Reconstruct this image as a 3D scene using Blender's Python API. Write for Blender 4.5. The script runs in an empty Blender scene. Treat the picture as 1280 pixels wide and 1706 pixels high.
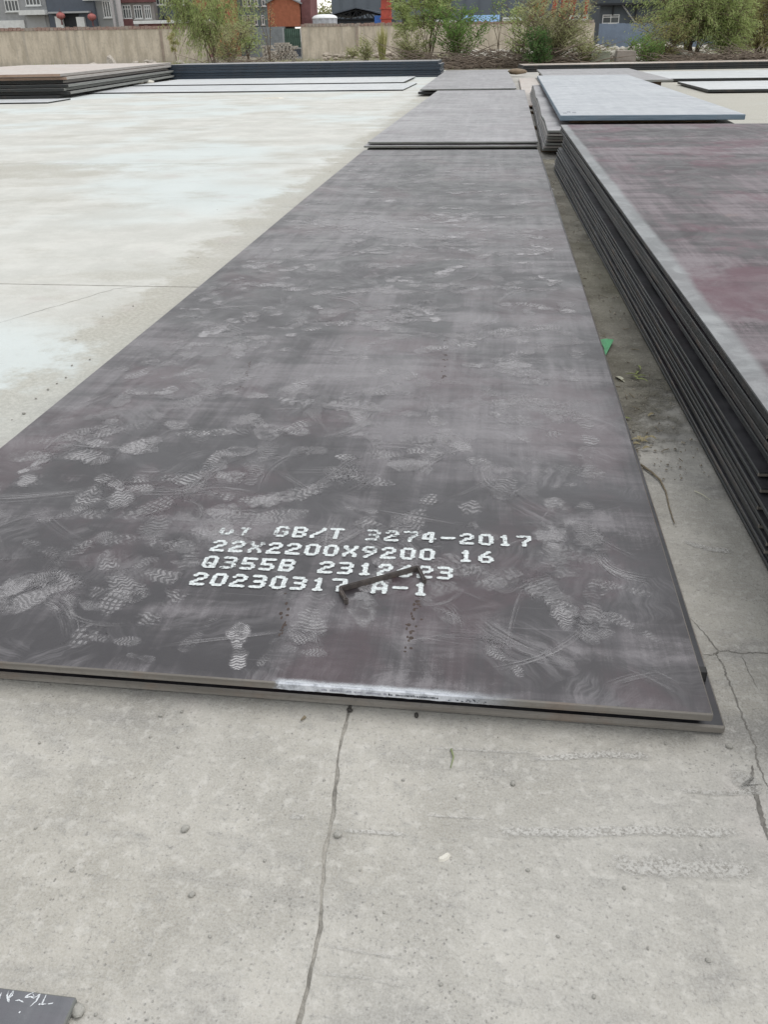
import bpy, math, random
import numpy as np
from mathutils import Vector, Matrix

random.seed(7)
RNG = np.random.default_rng(11)
SC = bpy.context.scene
COL = SC.collection

# ------------------------------------------------------------------ camera
F_PX, PITCH, YAW, ROLL = 1375.561, 0.519777, 0.133679, -0.0183966
CAM = np.array([-0.502285, -1.353039, 1.302956])
def cam_axes():
    cp, sp = math.cos(PITCH), math.sin(PITCH)
    f = np.array([0, cp, -sp]); u = np.array([0, sp, cp]); r = np.array([1.0, 0, 0])
    r, u = r*math.cos(ROLL)+u*math.sin(ROLL), u*math.cos(ROLL)-r*math.sin(ROLL)
    c, s = math.cos(YAW), math.sin(YAW)
    Z = np.array([[c, -s, 0], [s, c, 0], [0, 0, 1]])
    return Z@r, Z@u, Z@f
RT, UP, FW = cam_axes()
cam = bpy.data.cameras.new('camera'); co = bpy.data.objects.new('camera', cam); COL.objects.link(co)
cam.sensor_fit = 'HORIZONTAL'; cam.sensor_width = 36.0; cam.lens = 36.0*F_PX/1280.0
cam.clip_start = 0.05; cam.clip_end = 2000
M4 = Matrix.Identity(4)
for i in range(3):
    M4[i][0], M4[i][1], M4[i][2], M4[i][3] = RT[i], UP[i], -FW[i], CAM[i]
co.matrix_world = M4
SC.camera = co

# ------------------------------------------------------------------ sky, sun, exposure
SUN = Vector((0.35, 0.10, 0.90)).normalized()
w = bpy.data.worlds.new('World'); SC.world = w; w.use_nodes = True
nt = w.node_tree; nt.nodes.clear()
sky = nt.nodes.new('ShaderNodeTexSky'); sky.sky_type = 'NISHITA'; sky.sun_disc = False
sky.sun_elevation = math.asin(SUN.z); sky.sun_rotation = math.atan2(SUN.x, SUN.y)
sky.dust_density = 0.5; sky.air_density = 2.0; sky.ozone_density = 1.0; sky.altitude = 50
hs = nt.nodes.new('ShaderNodeHueSaturation'); hs.inputs['Saturation'].default_value = 0.14
bg = nt.nodes.new('ShaderNodeBackground'); bg.inputs['Strength'].default_value = 0.15
wo = nt.nodes.new('ShaderNodeOutputWorld')
nt.links.new(sky.outputs[0], hs.inputs['Color']); nt.links.new(hs.outputs[0], bg.inputs['Color']); nt.links.new(bg.outputs[0], wo.inputs['Surface'])
sl = bpy.data.lights.new('sun', 'SUN'); sl.energy = 0.9; sl.angle = math.radians(40); sl.color = (1.0, 0.965, 0.92)
so = bpy.data.objects.new('sun', sl); COL.objects.link(so); so.location = (5, -5, 20)
so.rotation_euler = (-SUN).to_track_quat('-Z', 'Y').to_euler()
vs = SC.view_settings; vs.view_transform = 'Standard'; vs.look = 'None'; vs.gamma = 1.0; vs.use_curve_mapping = False
vs.exposure = 0.50
SC.cycles.transparent_max_bounces = 48
SC.cycles.max_bounces = 6

# ------------------------------------------------------------------ helpers
def at(px, py, z=None, Y=None):
    """point of the place behind a photo pixel, on the level z or on the upright plane y = Y"""
    d = FW + RT*(px-640)/F_PX - UP*(py-853)/F_PX
    t = (z-CAM[2])/d[2] if z is not None else (Y-CAM[1])/d[1]
    return Vector(CAM + d*t)

def tag(o, label=None, cat=None, group=None, kind=None):
    if label: o['label'] = label
    if cat: o['category'] = cat
    if group: o['group'] = group
    if kind: o['kind'] = kind
    return o
def empty(name, loc, rz=0.0):
    o = bpy.data.objects.new(name, None); COL.objects.link(o); o.location = loc; o.rotation_euler = (0, 0, rz)
    o.empty_display_size = 0.1
    return o
def link(name, me, parent=None, loc=None, rz=0.0):
    o = bpy.data.objects.new(name, me); COL.objects.link(o)
    if loc is not None: o.location = loc
    o.rotation_euler = (0, 0, rz)
    if parent: o.parent = parent
    return o

class MB:
    def __init__(s): s.v = []; s.f = []; s.m = []
    def add(s, vs_, fs, mi=0):
        b = len(s.v); s.v += [tuple(p) for p in vs_]
        s.f += [tuple(i+b for i in f) for f in fs]; s.m += [mi]*len(fs)
    def box(s, x0, x1, y0, y1, z0, z1, mi=0):
        s.add([(x0,y0,z0),(x1,y0,z0),(x1,y1,z0),(x0,y1,z0),(x0,y0,z1),(x1,y0,z1),(x1,y1,z1),(x0,y1,z1)],
              [(0,3,2,1),(4,5,6,7),(0,1,5,4),(1,2,6,5),(2,3,7,6),(3,0,4,7)], mi)
    def tube(s, pts, rad, n=6, mi=0, cap=True):
        pts = [Vector(p) for p in pts]; R = rad if isinstance(rad, (list, tuple)) else [rad]*len(pts)
        rings = []
        for i, p in enumerate(pts):
            t = (pts[min(i+1, len(pts)-1)] - pts[max(i-1, 0)]).normalized()
            a = t.cross(Vector((0.31, 0.17, 0.93))); a = a.normalized() if a.length > 1e-5 else Vector((1,0,0))
            b = t.cross(a)
            rings.append([p + (a*math.cos(2*math.pi*k/n) + b*math.sin(2*math.pi*k/n))*R[i] for k in range(n)])
        v = [q for r in rings for q in r]; f = []
        for i in range(len(pts)-1):
            for k in range(n):
                f.append((i*n+k, i*n+(k+1)%n, (i+1)*n+(k+1)%n, (i+1)*n+k))
        if cap: f += [tuple(range(n))[::-1], tuple((len(pts)-1)*n+k for k in range(n))]
        s.add(v, f, mi)
    def mesh(s, name, mats, smooth=False):
        me = bpy.data.meshes.new(name); me.from_pydata(s.v, [], s.f)
        for m in (mats if isinstance(mats, (list, tuple)) else [mats]): me.materials.append(m)
        if any(s.m): me.polygons.foreach_set('material_index', s.m)
        if smooth: me.polygons.foreach_set('use_smooth', [True]*len(s.f))
        me.update(); return me
    def build(s, name, mats, parent=None, loc=None, rz=0.0, smooth=False):
        return link(name, s.mesh(name, mats, smooth), parent, loc, rz)

# ------------------------------------------------------------------ material helper
class NT:
    def __init__(s, name):
        s.mat = bpy.data.materials.new(name); s.mat.use_nodes = True
        s.t = s.mat.node_tree; s.t.nodes.clear()
        s.out = s.t.nodes.new('ShaderNodeOutputMaterial')
    def n(s, typ, **kw):
        nd = s.t.nodes.new(typ)
        for k, v in kw.items(): setattr(nd, k, v)
        return nd
    def put(s, sock, v):
        if v is None: return
        if isinstance(v, bpy.types.NodeSocket): s.t.links.new(v, sock)
        elif isinstance(v, (int, float)) and hasattr(sock.default_value, '__len__'):
            sock.default_value = [v]*3 + ([1.0] if len(sock.default_value) == 4 else [])
        elif isinstance(v, (tuple, list)) and len(sock.default_value) == 4 and len(v) == 3: sock.default_value = (*v, 1)
        else: sock.default_value = v
    def math(s, op, a, b=None, c=None, clamp=False):
        nd = s.n('ShaderNodeMath', operation=op, use_clamp=clamp)
        for i, v in enumerate((a, b, c)): s.put(nd.inputs[i], v)
        return nd.outputs[0]
    def pos(s): return s.n('ShaderNodeNewGeometry').outputs['Position']
    def obj(s): return s.n('ShaderNodeTexCoord').outputs['Object']
    def uv(s): return s.n('ShaderNodeTexCoord').outputs['UV']
    def sep(s, v):
        nd = s.n('ShaderNodeSeparateXYZ'); s.put(nd.inputs[0], v); return nd.outputs
    def comb(s, x, y, z=0.0):
        nd = s.n('ShaderNodeCombineXYZ')
        for i, v in enumerate((x, y, z)): s.put(nd.inputs[i], v)
        return nd.outputs[0]
    def map(s, v, scale=(1,1,1), loc=(0,0,0), rot=(0,0,0)):
        nd = s.n('ShaderNodeMapping'); s.put(nd.inputs['Vector'], v)
        nd.inputs['Scale'].default_value = scale; nd.inputs['Location'].default_value = loc; nd.inputs['Rotation'].default_value = rot
        return nd.outputs[0]
    def noise(s, v, scale, detail=4, rough=0.55, dist=0.0):
        nd = s.n('ShaderNodeTexNoise'); s.put(nd.inputs['Vector'], v)
        nd.inputs['Scale'].default_value = scale; nd.inputs['Detail'].default_value = detail
        nd.inputs['Roughness'].default_value = rough; nd.inputs['Distortion'].default_value = dist
        return nd.outputs['Fac']
    def voro(s, v, scale, feature='F1', out='Distance', rnd=1.0):
        nd = s.n('ShaderNodeTexVoronoi', feature=feature); s.put(nd.inputs['Vector'], v)
        nd.inputs['Scale'].default_value = scale; nd.inputs['Randomness'].default_value = rnd
        return nd.outputs[out]
    def rng(s, v, a, b, lo=0.0, hi=1.0, smooth=True):
        nd = s.n('ShaderNodeMapRange', interpolation_type='SMOOTHSTEP' if smooth else 'LINEAR', clamp=True)
        for i, q in enumerate((v, a, b, lo, hi)): s.put(nd.inputs[i], q)
        return nd.outputs[0]
    def mix(s, f, a, b, mode='MIX'):
        nd = s.n('ShaderNodeMix', data_type='RGBA', blend_type=mode)
        s.put(nd.inputs[0], f); s.put(nd.inputs[6], a); s.put(nd.inputs[7], b)
        return nd.outputs[2]
    def attr(s, name):
        nd = s.n('ShaderNodeAttribute'); nd.attribute_name = name; return nd.outputs['Color']
    def rand(s): return s.n('ShaderNodeObjectInfo').outputs['Random']
    def bump(s, h, strength=0.3, dist=0.01):
        nd = s.n('ShaderNodeBump'); nd.inputs['Strength'].default_value = strength; nd.inputs['Distance'].default_value = dist
        s.put(nd.inputs['Height'], h); return nd.outputs[0]
    def principled(s, col, rough=0.7, spec=0.5, metal=0.0, normal=None, alpha=None, trans=None):
        p = s.n('ShaderNodeBsdfPrincipled')
        s.put(p.inputs['Base Color'], col); s.put(p.inputs['Roughness'], rough); s.put(p.inputs['Metallic'], metal)
        p.inputs['Specular IOR Level'].default_value = spec
        if normal is not None: s.put(p.inputs['Normal'], normal)
        if alpha is not None: s.put(p.inputs['Alpha'], alpha)
        s.t.links.new(p.outputs[0], s.out.inputs['Surface']); s.p = p
        return s.mat

def simple(name, col, var=0.18, scale=6.0, rough=0.7, bump=0.15, metal=0.0, spec=0.4, dirt=None):
    m = NT(name); P = m.obj()
    a = m.noise(P, scale, 5, 0.6); b = m.noise(P, scale*7, 3, 0.6)
    f = m.math('ADD', m.math('MULTIPLY', a, 0.7), m.math('MULTIPLY', b, 0.3))
    lo = tuple(c*(1-var) for c in col); hi = tuple(min(1, c*(1+var)) for c in col)
    c = m.mix(m.rng(f, 0.33, 0.67), lo, hi)
    c = m.mix(m.math('MULTIPLY', m.rand(), 0.25), c, tuple(x*0.72 for x in col))
    if dirt: c = m.mix(m.rng(m.noise(P, scale*0.6, 6, 0.65), 0.52, 0.7, 0, 0.8), c, dirt)
    return m.principled(c, rough, spec, metal, m.bump(b, bump, 0.02))

# ---------- concrete of the yard
def mat_concrete():
    m = NT('yard_concrete'); P = m.pos(); x, y, z = m.sep(P)
    big = m.noise(P, 0.55, 6, 0.6); mid = m.noise(P, 3.3, 7, 0.62, 0.4); fine = m.noise(P, 38, 5, 0.65); grain = m.noise(P, 210, 3, 0.7)
    grain2 = m.noise(P, 95, 4, 0.75)
    base = m.mix(m.rng(mid, 0.34, 0.68), (0.272, 0.255, 0.218), (0.41, 0.388, 0.342))
    base = m.mix(m.rng(big, 0.4, 0.62, 0, 0.45), base, (0.40, 0.39, 0.365))
    # whiter slabs to the left and back, their overexposed brightness painted in too
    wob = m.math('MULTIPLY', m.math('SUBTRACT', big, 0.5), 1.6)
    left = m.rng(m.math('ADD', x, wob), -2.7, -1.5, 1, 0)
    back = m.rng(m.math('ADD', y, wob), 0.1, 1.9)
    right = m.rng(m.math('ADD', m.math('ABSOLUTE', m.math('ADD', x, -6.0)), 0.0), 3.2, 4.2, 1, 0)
    chalk = m.math('MULTIPLY', m.math('MAXIMUM', left, right), back)  # mask for whiter concrete and for the overexposure put into its colour
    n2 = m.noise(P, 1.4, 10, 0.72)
    chalk_glare_col = m.mix(m.rng(n2, 0.38, 0.66), (0.44, 0.438, 0.40), (0.545, 0.54, 0.50))
    chalk_glare_col = m.mix(m.rng(m.noise(P, 0.35, 3), 0.46, 0.62, 0, 0.65), chalk_glare_col, (0.52, 0.585, 0.585))
    base = m.mix(chalk, base, chalk_glare_col)
    # sand and grime washed against the plates and in drifts
    edge = m.rng(m.math('ADD', x, m.math('MULTIPLY', m.math('SUBTRACT', m.noise(P, 2.6, 9, 0.72), 0.5), 1.7)), -2.72, -2.42)
    drift = m.math('MULTIPLY', m.rng(m.noise(m.map(P, (0.7, 1.2, 1)), 0.8, 9, 0.7), 0.51, 0.66), 0.5)
    fx = m.math('DIVIDE', m.math('ADD', x, 7.2), 2.6); fy = m.math('DIVIDE', m.math('ADD', y, -8.6), 0.9)
    fan = m.rng(m.math('ADD', m.math('ADD', m.math('MULTIPLY', fx, fx), m.math('MULTIPLY', fy, fy)), m.math('MULTIPLY', m.math('SUBTRACT', m.noise(P, 1.8, 9, 0.72), 0.5), 5.0)), 0.2, 1.4, 0.6, 0)
    drift = m.math('MAXIMUM', drift, fan)
    grime = m.math('MULTIPLY', m.math('MAXIMUM', m.math('MULTIPLY', edge, 0.8), drift), chalk)
    base = m.mix(grime, base, m.mix(m.rng(m.noise(P, 45, 4, 0.7), 0.4, 0.65), (0.27, 0.252, 0.20), (0.40, 0.38, 0.32)))
    # grey stains and drag marks on the bare slabs
    st = m.math('MULTIPLY', m.rng(m.noise(m.map(P, (1.0, 2.6, 1), (3.1, 0, 0)), 1.7, 7, 0.62, 0.6), 0.54, 0.70), m.math('SUBTRACT', 1.0, chalk))
    base = m.mix(m.math('MULTIPLY', st, 0.65), base, (0.17, 0.164, 0.155))
    base = m.mix(m.math('MULTIPLY', m.math('MULTIPLY', m.rng(m.noise(m.map(P, (0.8, 3.4, 1), (1.3, 2.2, 0), (0, 0, 0.12)), 1.3, 8, 0.68), 0.50, 0.64), m.math('SUBTRACT', 1.0, chalk)), 0.42), base, (0.20, 0.193, 0.18))
    base = m.mix(m.math('MULTIPLY', m.math('MULTIPLY', m.rng(m.noise(m.map(P, (0.5, 1.0, 1), (8.3, 4.2, 0)), 1.6, 5, 0.6), 0.5, 0.62), m.math('SUBTRACT', 1.0, chalk)), 0.35), base, (0.50, 0.475, 0.42))
    pink = m.math('MULTIPLY', m.rng(m.noise(P, 2.1, 3), 0.6, 0.72), 0.25)
    base = m.mix(pink, base, (0.42, 0.36, 0.35))
    base = m.mix(m.math('MULTIPLY', m.rng(fine, 0.50, 0.66), m.rng(chalk, 0, 1, 0.42, 0.2)), base, (0.53, 0.51, 0.47))
    base = m.mix(m.math('MULTIPLY', m.rng(m.noise(m.map(P, (1, 1, 1), (4, 4, 0)), 17, 6, 0.72), 0.53, 0.68), m.rng(chalk, 0, 1, 0.42, 0.1)), base, (0.20, 0.195, 0.18))
    base = m.mix(m.math('MULTIPLY', m.rng(grain2, 0.52, 0.72), m.rng(chalk, 0, 1, 0.75, 0.12)), base, (0.15, 0.145, 0.135))
    pit = m.voro(P, 75); pm = m.math('MULTIPLY', m.rng(pit, 0.10, 0.2, 1, 0), m.rng(m.noise(P, 5, 4), 0.48, 0.64))
    base = m.mix(m.math('MULTIPLY', pm, 0.55), base, (0.12, 0.117, 0.11))
    base = m.mix(m.rng(grain, 0.3, 0.72, 0.0, 0.32), base, (0.56, 0.55, 0.52))
    h = m.math('ADD', m.math('MULTIPLY', grain, 0.5), m.math('ADD', m.math('MULTIPLY', fine, 0.8), m.math('MULTIPLY', pm, -0.8)))
    return m.principled(base, m.rng(mid, 0.3, 0.7, 0.78, 0.92), 0.3, 0, m.bump(h, 0.55, 0.007))

def mat_dirt(name='dirt_soil', a=(0.135, 0.118, 0.088), b=(0.27, 0.245, 0.195), c3=(0.38, 0.36, 0.31)):
    m = NT(name); P = m.pos()
    n1 = m.noise(P, 2.4, 8, 0.66); n2 = m.noise(P, 55, 4, 0.7)
    c = m.mix(m.rng(n1, 0.35, 0.65), a, b); c = m.mix(m.rng(n2, 0.55, 0.75, 0, 0.7), c, c3)
    c = m.mix(m.rng(m.noise(P, 0.4, 5), 0.5, 0.62, 0, 0.35), c, (0.13, 0.125, 0.07)); c = m.mix(m.rng(m.noise(P, 130, 3, 0.75), 0.55, 0.7, 0, .7), c, tuple(v_*0.5 for v_ in a))
    return m.principled(c, 0.95, 0.15, 0, m.bump(m.math('ADD', n1, m.math('MULTIPLY', n2, 0.5)), 0.6, 0.02))

# ---------- hot rolled steel, upper face
def mat_steel(name, dark, mid, light, tint, tint_amt=0.6, rough=(0.36, 0.56), dust=0.5, band=None, bands=0.6, seed=0.0, ior=1.6, blobs=(), contrast=1.0, smudge=0.0):
    m = NT(name); L = m.obj(); x, y, z = m.sep(L)
    Q = m.map(L, (1, 1, 0.0), (seed, seed*0.7, seed))
    def cen(n_, k=1.0): return m.math('MULTIPLY', m.math('SUBTRACT', n_, 0.5), k*contrast)
    streak = m.noise(m.map(Q, (9.0, 0.45, 1)), 1.0, 8, 0.68)
    streak2 = m.noise(m.map(Q, (60.0, 1.6, 1)), 1.0, 4, 0.65)
    cross = m.noise(m.map(Q, (0.45, 4.2, 1)), 1.0, 7, 0.66, 0.2)
    cross2 = m.noise(m.map(Q, (3.0, 26.0, 1), (3, 1, 0)), 1.0, 5, 0.65)
    blot = m.noise(Q, 1.1, 9, 0.66, 0.4); cloud = m.noise(Q, 3.4, 9, 0.7, 0.9); fine = m.noise(Q, 60, 5, 0.72)
    grit = m.noise(Q, 240, 3, 0.75)
    f = m.math('ADD', m.math('ADD', cen(streak, 1.2), cen(cross, 1.5)), m.math('ADD', cen(blot, 1.5), m.math('ADD', cen(cross2, 0.45), cen(streak2, 0.4))))
    f = m.math('ADD', f, 0.5)
    for (bx, by, rx, ry, k) in blobs:                         # patches where the scale is darker (k > 0) or rubbed lighter (k < 0)
        dx = m.math('DIVIDE', m.math('SUBTRACT', x, bx), rx); dy = m.math('DIVIDE', m.math('SUBTRACT', y, by), ry)
        r2 = m.math('ADD', m.math('ADD', m.math('MULTIPLY', dx, dx), m.math('MULTIPLY', dy, dy)), cen(cloud, 3.0))
        f = m.math('SUBTRACT', f, m.rng(r2, 0.0, 1.6, k, 0.0))
    c = m.mix(m.rng(f, 0.18, 0.80), dark, mid)
    d = m.math('ADD', m.math('ADD', cen(cloud, 1.6), cen(fine, 0.9)), m.math('ADD', cen(grit, 0.7), m.math('MULTIPLY', m.math('SUBTRACT', f, 0.5), 0.9)))
    c = m.mix(m.math('MULTIPLY', m.rng(d, -0.02, 0.55), dust), c, light)
    tm = m.math('MULTIPLY', m.rng(m.noise(m.map(Q, (1.0, 0.8, 1), (7.7, 1.2, 3.0)), 1.7, 8, 0.66, 0.5), 0.49, 0.63), tint_amt)
    c = m.mix(tm, c, tint)
    if bands: c = m.mix(m.math('MULTIPLY', m.rng(m.noise(m.map(Q, (0.45, 5.0, 1), (0, 9.3, 0)), 1.0, 7, 0.66), 0.54, 0.66), bands), c, dark)
    c = m.mix(m.rng(m.noise(Q, 120, 3, 0.7), 0.6, 0.74, 0, 0.55), c, tuple(v*0.6 for v in dark))
    if smudge:                                              # wiped dust: short brush strokes in all directions
        for (sc_, off_, st_, nmin) in ((3.1, (0, 0, 0), 34.0, 0.0), (4.6, (5.3, 2.1, 0), 48.0, 0.0), (7.5, (1.7, 8.8, 0), 60.0, 0.0)):
            Qs = m.map(Q, (1, 1, 1), off_); W_ = m.n('ShaderNodeVectorMath', operation='ADD'); wn = m.n('ShaderNodeTexNoise'); m.put(wn.inputs['Vector'], Qs); wn.inputs['Scale'].default_value = 5.0; wn.inputs['Detail'].default_value = 3
            ws = m.n('ShaderNodeVectorMath', operation='MULTIPLY_ADD'); m.put(ws.inputs[0], wn.outputs['Color']); ws.inputs[1].default_value = (0.16, 0.16, 0); m.put(ws.inputs[2], Qs); Qw = ws.outputs[0]
            vo = m.n('ShaderNodeTexVoronoi'); vo.voronoi_dimensions = '2D'; m.put(vo.inputs['Vector'], Qw); vo.inputs['Scale'].default_value = sc_
            cr, cg, cb = m.sep(vo.outputs['Color']); vr = m.n('ShaderNodeVectorRotate', rotation_type='Z_AXIS'); m.put(vr.inputs['Vector'], Qw); m.put(vr.inputs['Angle'], m.math('MULTIPLY', cr, 6.283))
            br = m.noise(m.map(vr.outputs[0], (st_, st_*0.09, 1)), 1.0, 6, 0.68)
            mk = m.math('MULTIPLY', m.rng(vo.outputs['Distance'], 0.12, 0.55, 1, 0), m.rng(cg, 0.25, 0.95))
            mk = m.math('MULTIPLY', mk, m.rng(m.noise(Qs, 0.9, 5), 0.36, 0.6, 0.25, 1.0))
            c = m.mix(m.math('MULTIPLY', m.math('MULTIPLY', m.rng(br, 0.40, 0.70), mk), smudge), c, tuple(v_*1.25 for v_ in light))
            c = m.mix(m.math('MULTIPLY', m.math('MULTIPLY', m.rng(br, 0.46, 0.30), m.rng(cb, 0.6, 0.9)), smudge*0.5), c, dark)
    scr = m.noise(m.map(Q, (2.0, 150.0, 1), (1, 5, 0), (0, 0, 0.35)), 1.0, 2, 0.5)
    c = m.mix(m.rng(scr, 0.68, 0.74, 0, 0.3), c, light)
    if band:
        e = m.rng(m.math('ADD', x, m.math('MULTIPLY', m.math('SUBTRACT', m.noise(m.map(Q, (2, 0.8, 1)), 1.5, 8, 0.65), 0.5), 0.08)), 0.06, 0.10, 1, 0)
        bc = m.mix(m.rng(cloud, 0.4, 0.65), (0.13, 0.138, 0.14), band)
        c = m.mix(m.math('MULTIPLY', e, 0.8), c, bc)
        rust = m.rng(m.math('ADD', m.voro(m.map(Q, (1, 0.55, 1), (0.4, 0.2, 0)), 1.1), cen(cloud, 0.25)), 0.0, 0.12, 1, 0)
        c = m.mix(m.math('MULTIPLY', m.math('MULTIPLY', rust, m.rng(fine, 0.4, 0.6)), 0.6), c, (0.22, 0.10, 0.055))
    r = m.rng(cloud, 0.35, 0.65, rough[0], rough[1])
    h = m.math('ADD', m.math('MULTIPLY', fine, 0.4), m.math('MULTIPLY', grit, 0.3))
    mt_ = m.principled(c, r, 0.5, 0.0, m.bump(h, 0.16, 0.004)); m.p.inputs['IOR'].default_value = ior; return mt_
def mat_edge(name, a, b, rust=0.3, rough=0.6):
    m = NT(name); L = m.obj()
    n1 = m.noise(m.map(L, (1.2, 1.2, 40)), 2.0, 5, 0.6); n2 = m.noise(L, 60, 4, 0.65)
    c = m.mix(m.rng(n1, 0.35, 0.65), a, b)
    c = m.mix(m.math('MULTIPLY', m.rng(m.noise(L, 3.0, 6, 0.65), 0.48, 0.65), rust), c, (0.20, 0.12, 0.075))
    c = m.mix(m.rng(n2, 0.5, 0.75, 0, 0.35), c, tuple(v*0.5 for v in a))
    c = m.mix(m.math('MULTIPLY', m.rand(), 0.4), c, tuple(v*0.6 for v in a))
    return m.principled(c, rough, 0.4, 0, m.bump(n2, 0.2, 0.004))

M = {}
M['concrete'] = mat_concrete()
M['dirt'] = mat_dirt()
M['gapdirt'] = mat_dirt('gap_soil', (0.135, 0.125, 0.102), (0.25, 0.236, 0.198), (0.40, 0.382, 0.34))
def _fade(mt):
    m = NT.__new__(NT); m.mat = mt; m.t = mt.node_tree; p_ = next(n_ for n_ in m.t.nodes if n_.type == 'BSDF_PRINCIPLED'); P = m.pos(); x, y, z = m.sep(P)
    q = m.math('ADD', y, m.math('MULTIPLY', m.math('SUBTRACT', m.noise(P, 12, 8, 0.75), 0.5), 2.6)); q = m.math('ADD', q, m.math('MULTIPLY', x, -2.0))
    m.put(p_.inputs['Alpha'], m.rng(q, 1.0, 1.9))
_fade(M['gapdirt'])
MAIN_BLOBS = [(0.62, 0.93, 0.62, 0.26, 0.42), (0.55, 0.45, 0.7, 0.2, 0.18), (1.15, 3.55, 1.5, 0.22, 0.5), (0.35, 2.9, 0.5, 0.5, 0.25), (1.35, 3.3, 0.22, 0.9, 0.35), (0.85, 3.4, 0.2, 1.3, 0.3),
              (1.5, 5.9, 1.1, 0.22, 0.4), (0.9, 7.1, 1.3, 0.16, 0.3), (1.4, 6.9, 0.9, 0.35, 0.35), (0.9, 8.1, 0.2, 0.7, 0.25), (1.7, 1.5, 0.5, 0.6, -0.1), (1.2, 2.2, 0.5, 0.5, -0.08), (1.0, 5.0, 0.9, 0.5, -0.12), (1.75, 0.5, 0.5, 0.3, 0.16), (1.95, 0.95, 0.2, 0.2, 0.3), (1.2, 0.12, 1.2, 0.1, 0.15)]
M['steel_main'] = mat_steel('mill_scale_purple_grey', (0.018, 0.0142, 0.0163), (0.090, 0.079, 0.084), (0.180, 0.169, 0.174), (0.052, 0.025, 0.031), 0.55, rough=(0.33, 0.48), dust=0.62, ior=1.66, blobs=[(a, b, c, d, k*1.55) for a, b, c, d, k in MAIN_BLOBS], contrast=1.05, smudge=0.46)
M['steel_grey'] = mat_steel('mill_scale_grey', (0.16, 0.153, 0.157), (0.26, 0.25, 0.255), (0.35, 0.341, 0.346), (0.19, 0.165, 0.175), 0.4, dust=0.5, seed=3.0, bands=0.4, contrast=0.7)
M['steel_red'] = mat_steel('mill_scale_maroon', (0.015, 0.008, 0.011), (0.086, 0.058, 0.067), (0.185, 0.16, 0.168), (0.066, 0.017, 0.030), 0.9, dust=0.55, rough=(0.42, 0.58), band=(0.28, 0.295, 0.295), seed=8.0, ior=1.46, contrast=1.4, smudge=0.2, blobs=[(0.9, 8.6, 1.2, 0.4, 0.8), (0.7, 7.6, 0.5, 0.3, 0.6), (1.0, 5.9, 0.6, 0.4, 0.7), (0.55, 5.2, 0.35, 0.7, 0.45), (0.9, 3.4, 0.8, 0.14, 0.5), (1.2, 4.6, 0.5, 0.3, -0.35), (0.5, 2.4, 0.25, 0.7, 0.35), (0.9, 7.0, 0.9, 0.3, -0.3)])
M['steel_black'] = mat_steel('mill_scale_black', (0.016, 0.016, 0.019), (0.040, 0.039, 0.044), (0.085, 0.083, 0.088), (0.05, 0.028, 0.036), 0.35, dust=0.4, seed=5.0)
M['steel_blue'] = mat_steel('mill_scale_blue', (0.27, 0.287, 0.307), (0.36, 0.377, 0.395), (0.46, 0.473, 0.485), (0.25, 0.255, 0.285), 0.3, dust=0.5, seed=12.0, bands=0.3, contrast=0.7)
M['steel_pale'] = mat_steel('pale_dusty_steel', (0.40, 0.41, 0.41), (0.50, 0.51, 0.51), (0.58, 0.585, 0.57), (0.48, 0.50, 0.53), 0.3, dust=0.5, seed=15.0, bands=0.2, contrast=0.6)
M['steel_tan'] = mat_steel('tan_dusty_steel', (0.36, 0.31, 0.27), (0.45, 0.40, 0.355), (0.52, 0.48, 0.43), (0.40, 0.28, 0.22), 0.5, dust=0.5, seed=19.0, bands=0.2, contrast=0.6)
M['edge_cut'] = mat_edge('flame_cut_edge', (0.155, 0.142, 0.125), (0.23, 0.215, 0.195), 0.35)
M['edge_grey'] = mat_edge('grey_cut_edge', (0.16, 0.165, 0.155), (0.27, 0.275, 0.26), 0.15)
M['edge_black'] = mat_edge('black_rolled_edge', (0.012, 0.0145, 0.0150), (0.032, 0.035, 0.036), 0.15, 0.5)
M['edge_brown'] = mat_edge('brown_black_edge', (0.022, 0.022, 0.022), (0.058, 0.057, 0.056), 0.3, 0.5)
M['edge_end'] = mat_edge('sheared_plate_end', (0.11, 0.10, 0.088), (0.19, 0.175, 0.155), 0.4, 0.6)
M['edge_navy'] = mat_edge('navy_rolled_edge', (0.018, 0.028, 0.042), (0.038, 0.056, 0.078), 0.05, 0.5)
M['edge_blue'] = mat_edge('blue_grey_edge', (0.10, 0.145, 0.185), (0.17, 0.22, 0.265), 0.08)
M['edge_pale'] = mat_edge('pale_edge', (0.27, 0.255, 0.24), (0.38, 0.36, 0.34), 0.15)
M['edge_tan'] = mat_edge('tan_rusty_edge', (0.34, 0.22, 0.16), (0.42, 0.31, 0.24), 0.5)
M['wood'] = simple('timber_dunnage', (0.16, 0.11, 0.07), 0.35, 9, 0.9, 0.4)

# ------------------------------------------------------------------ ground and slabs
gm = MB(); gm.add([(-900, -60, -0.007), (900, -60, -0.007), (900, 1500, -0.007), (-900, 1500, -0.007)], [(0, 1, 2, 3)])
ground = gm.build('ground', M['dirt']); tag(ground, kind='structure')

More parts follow.
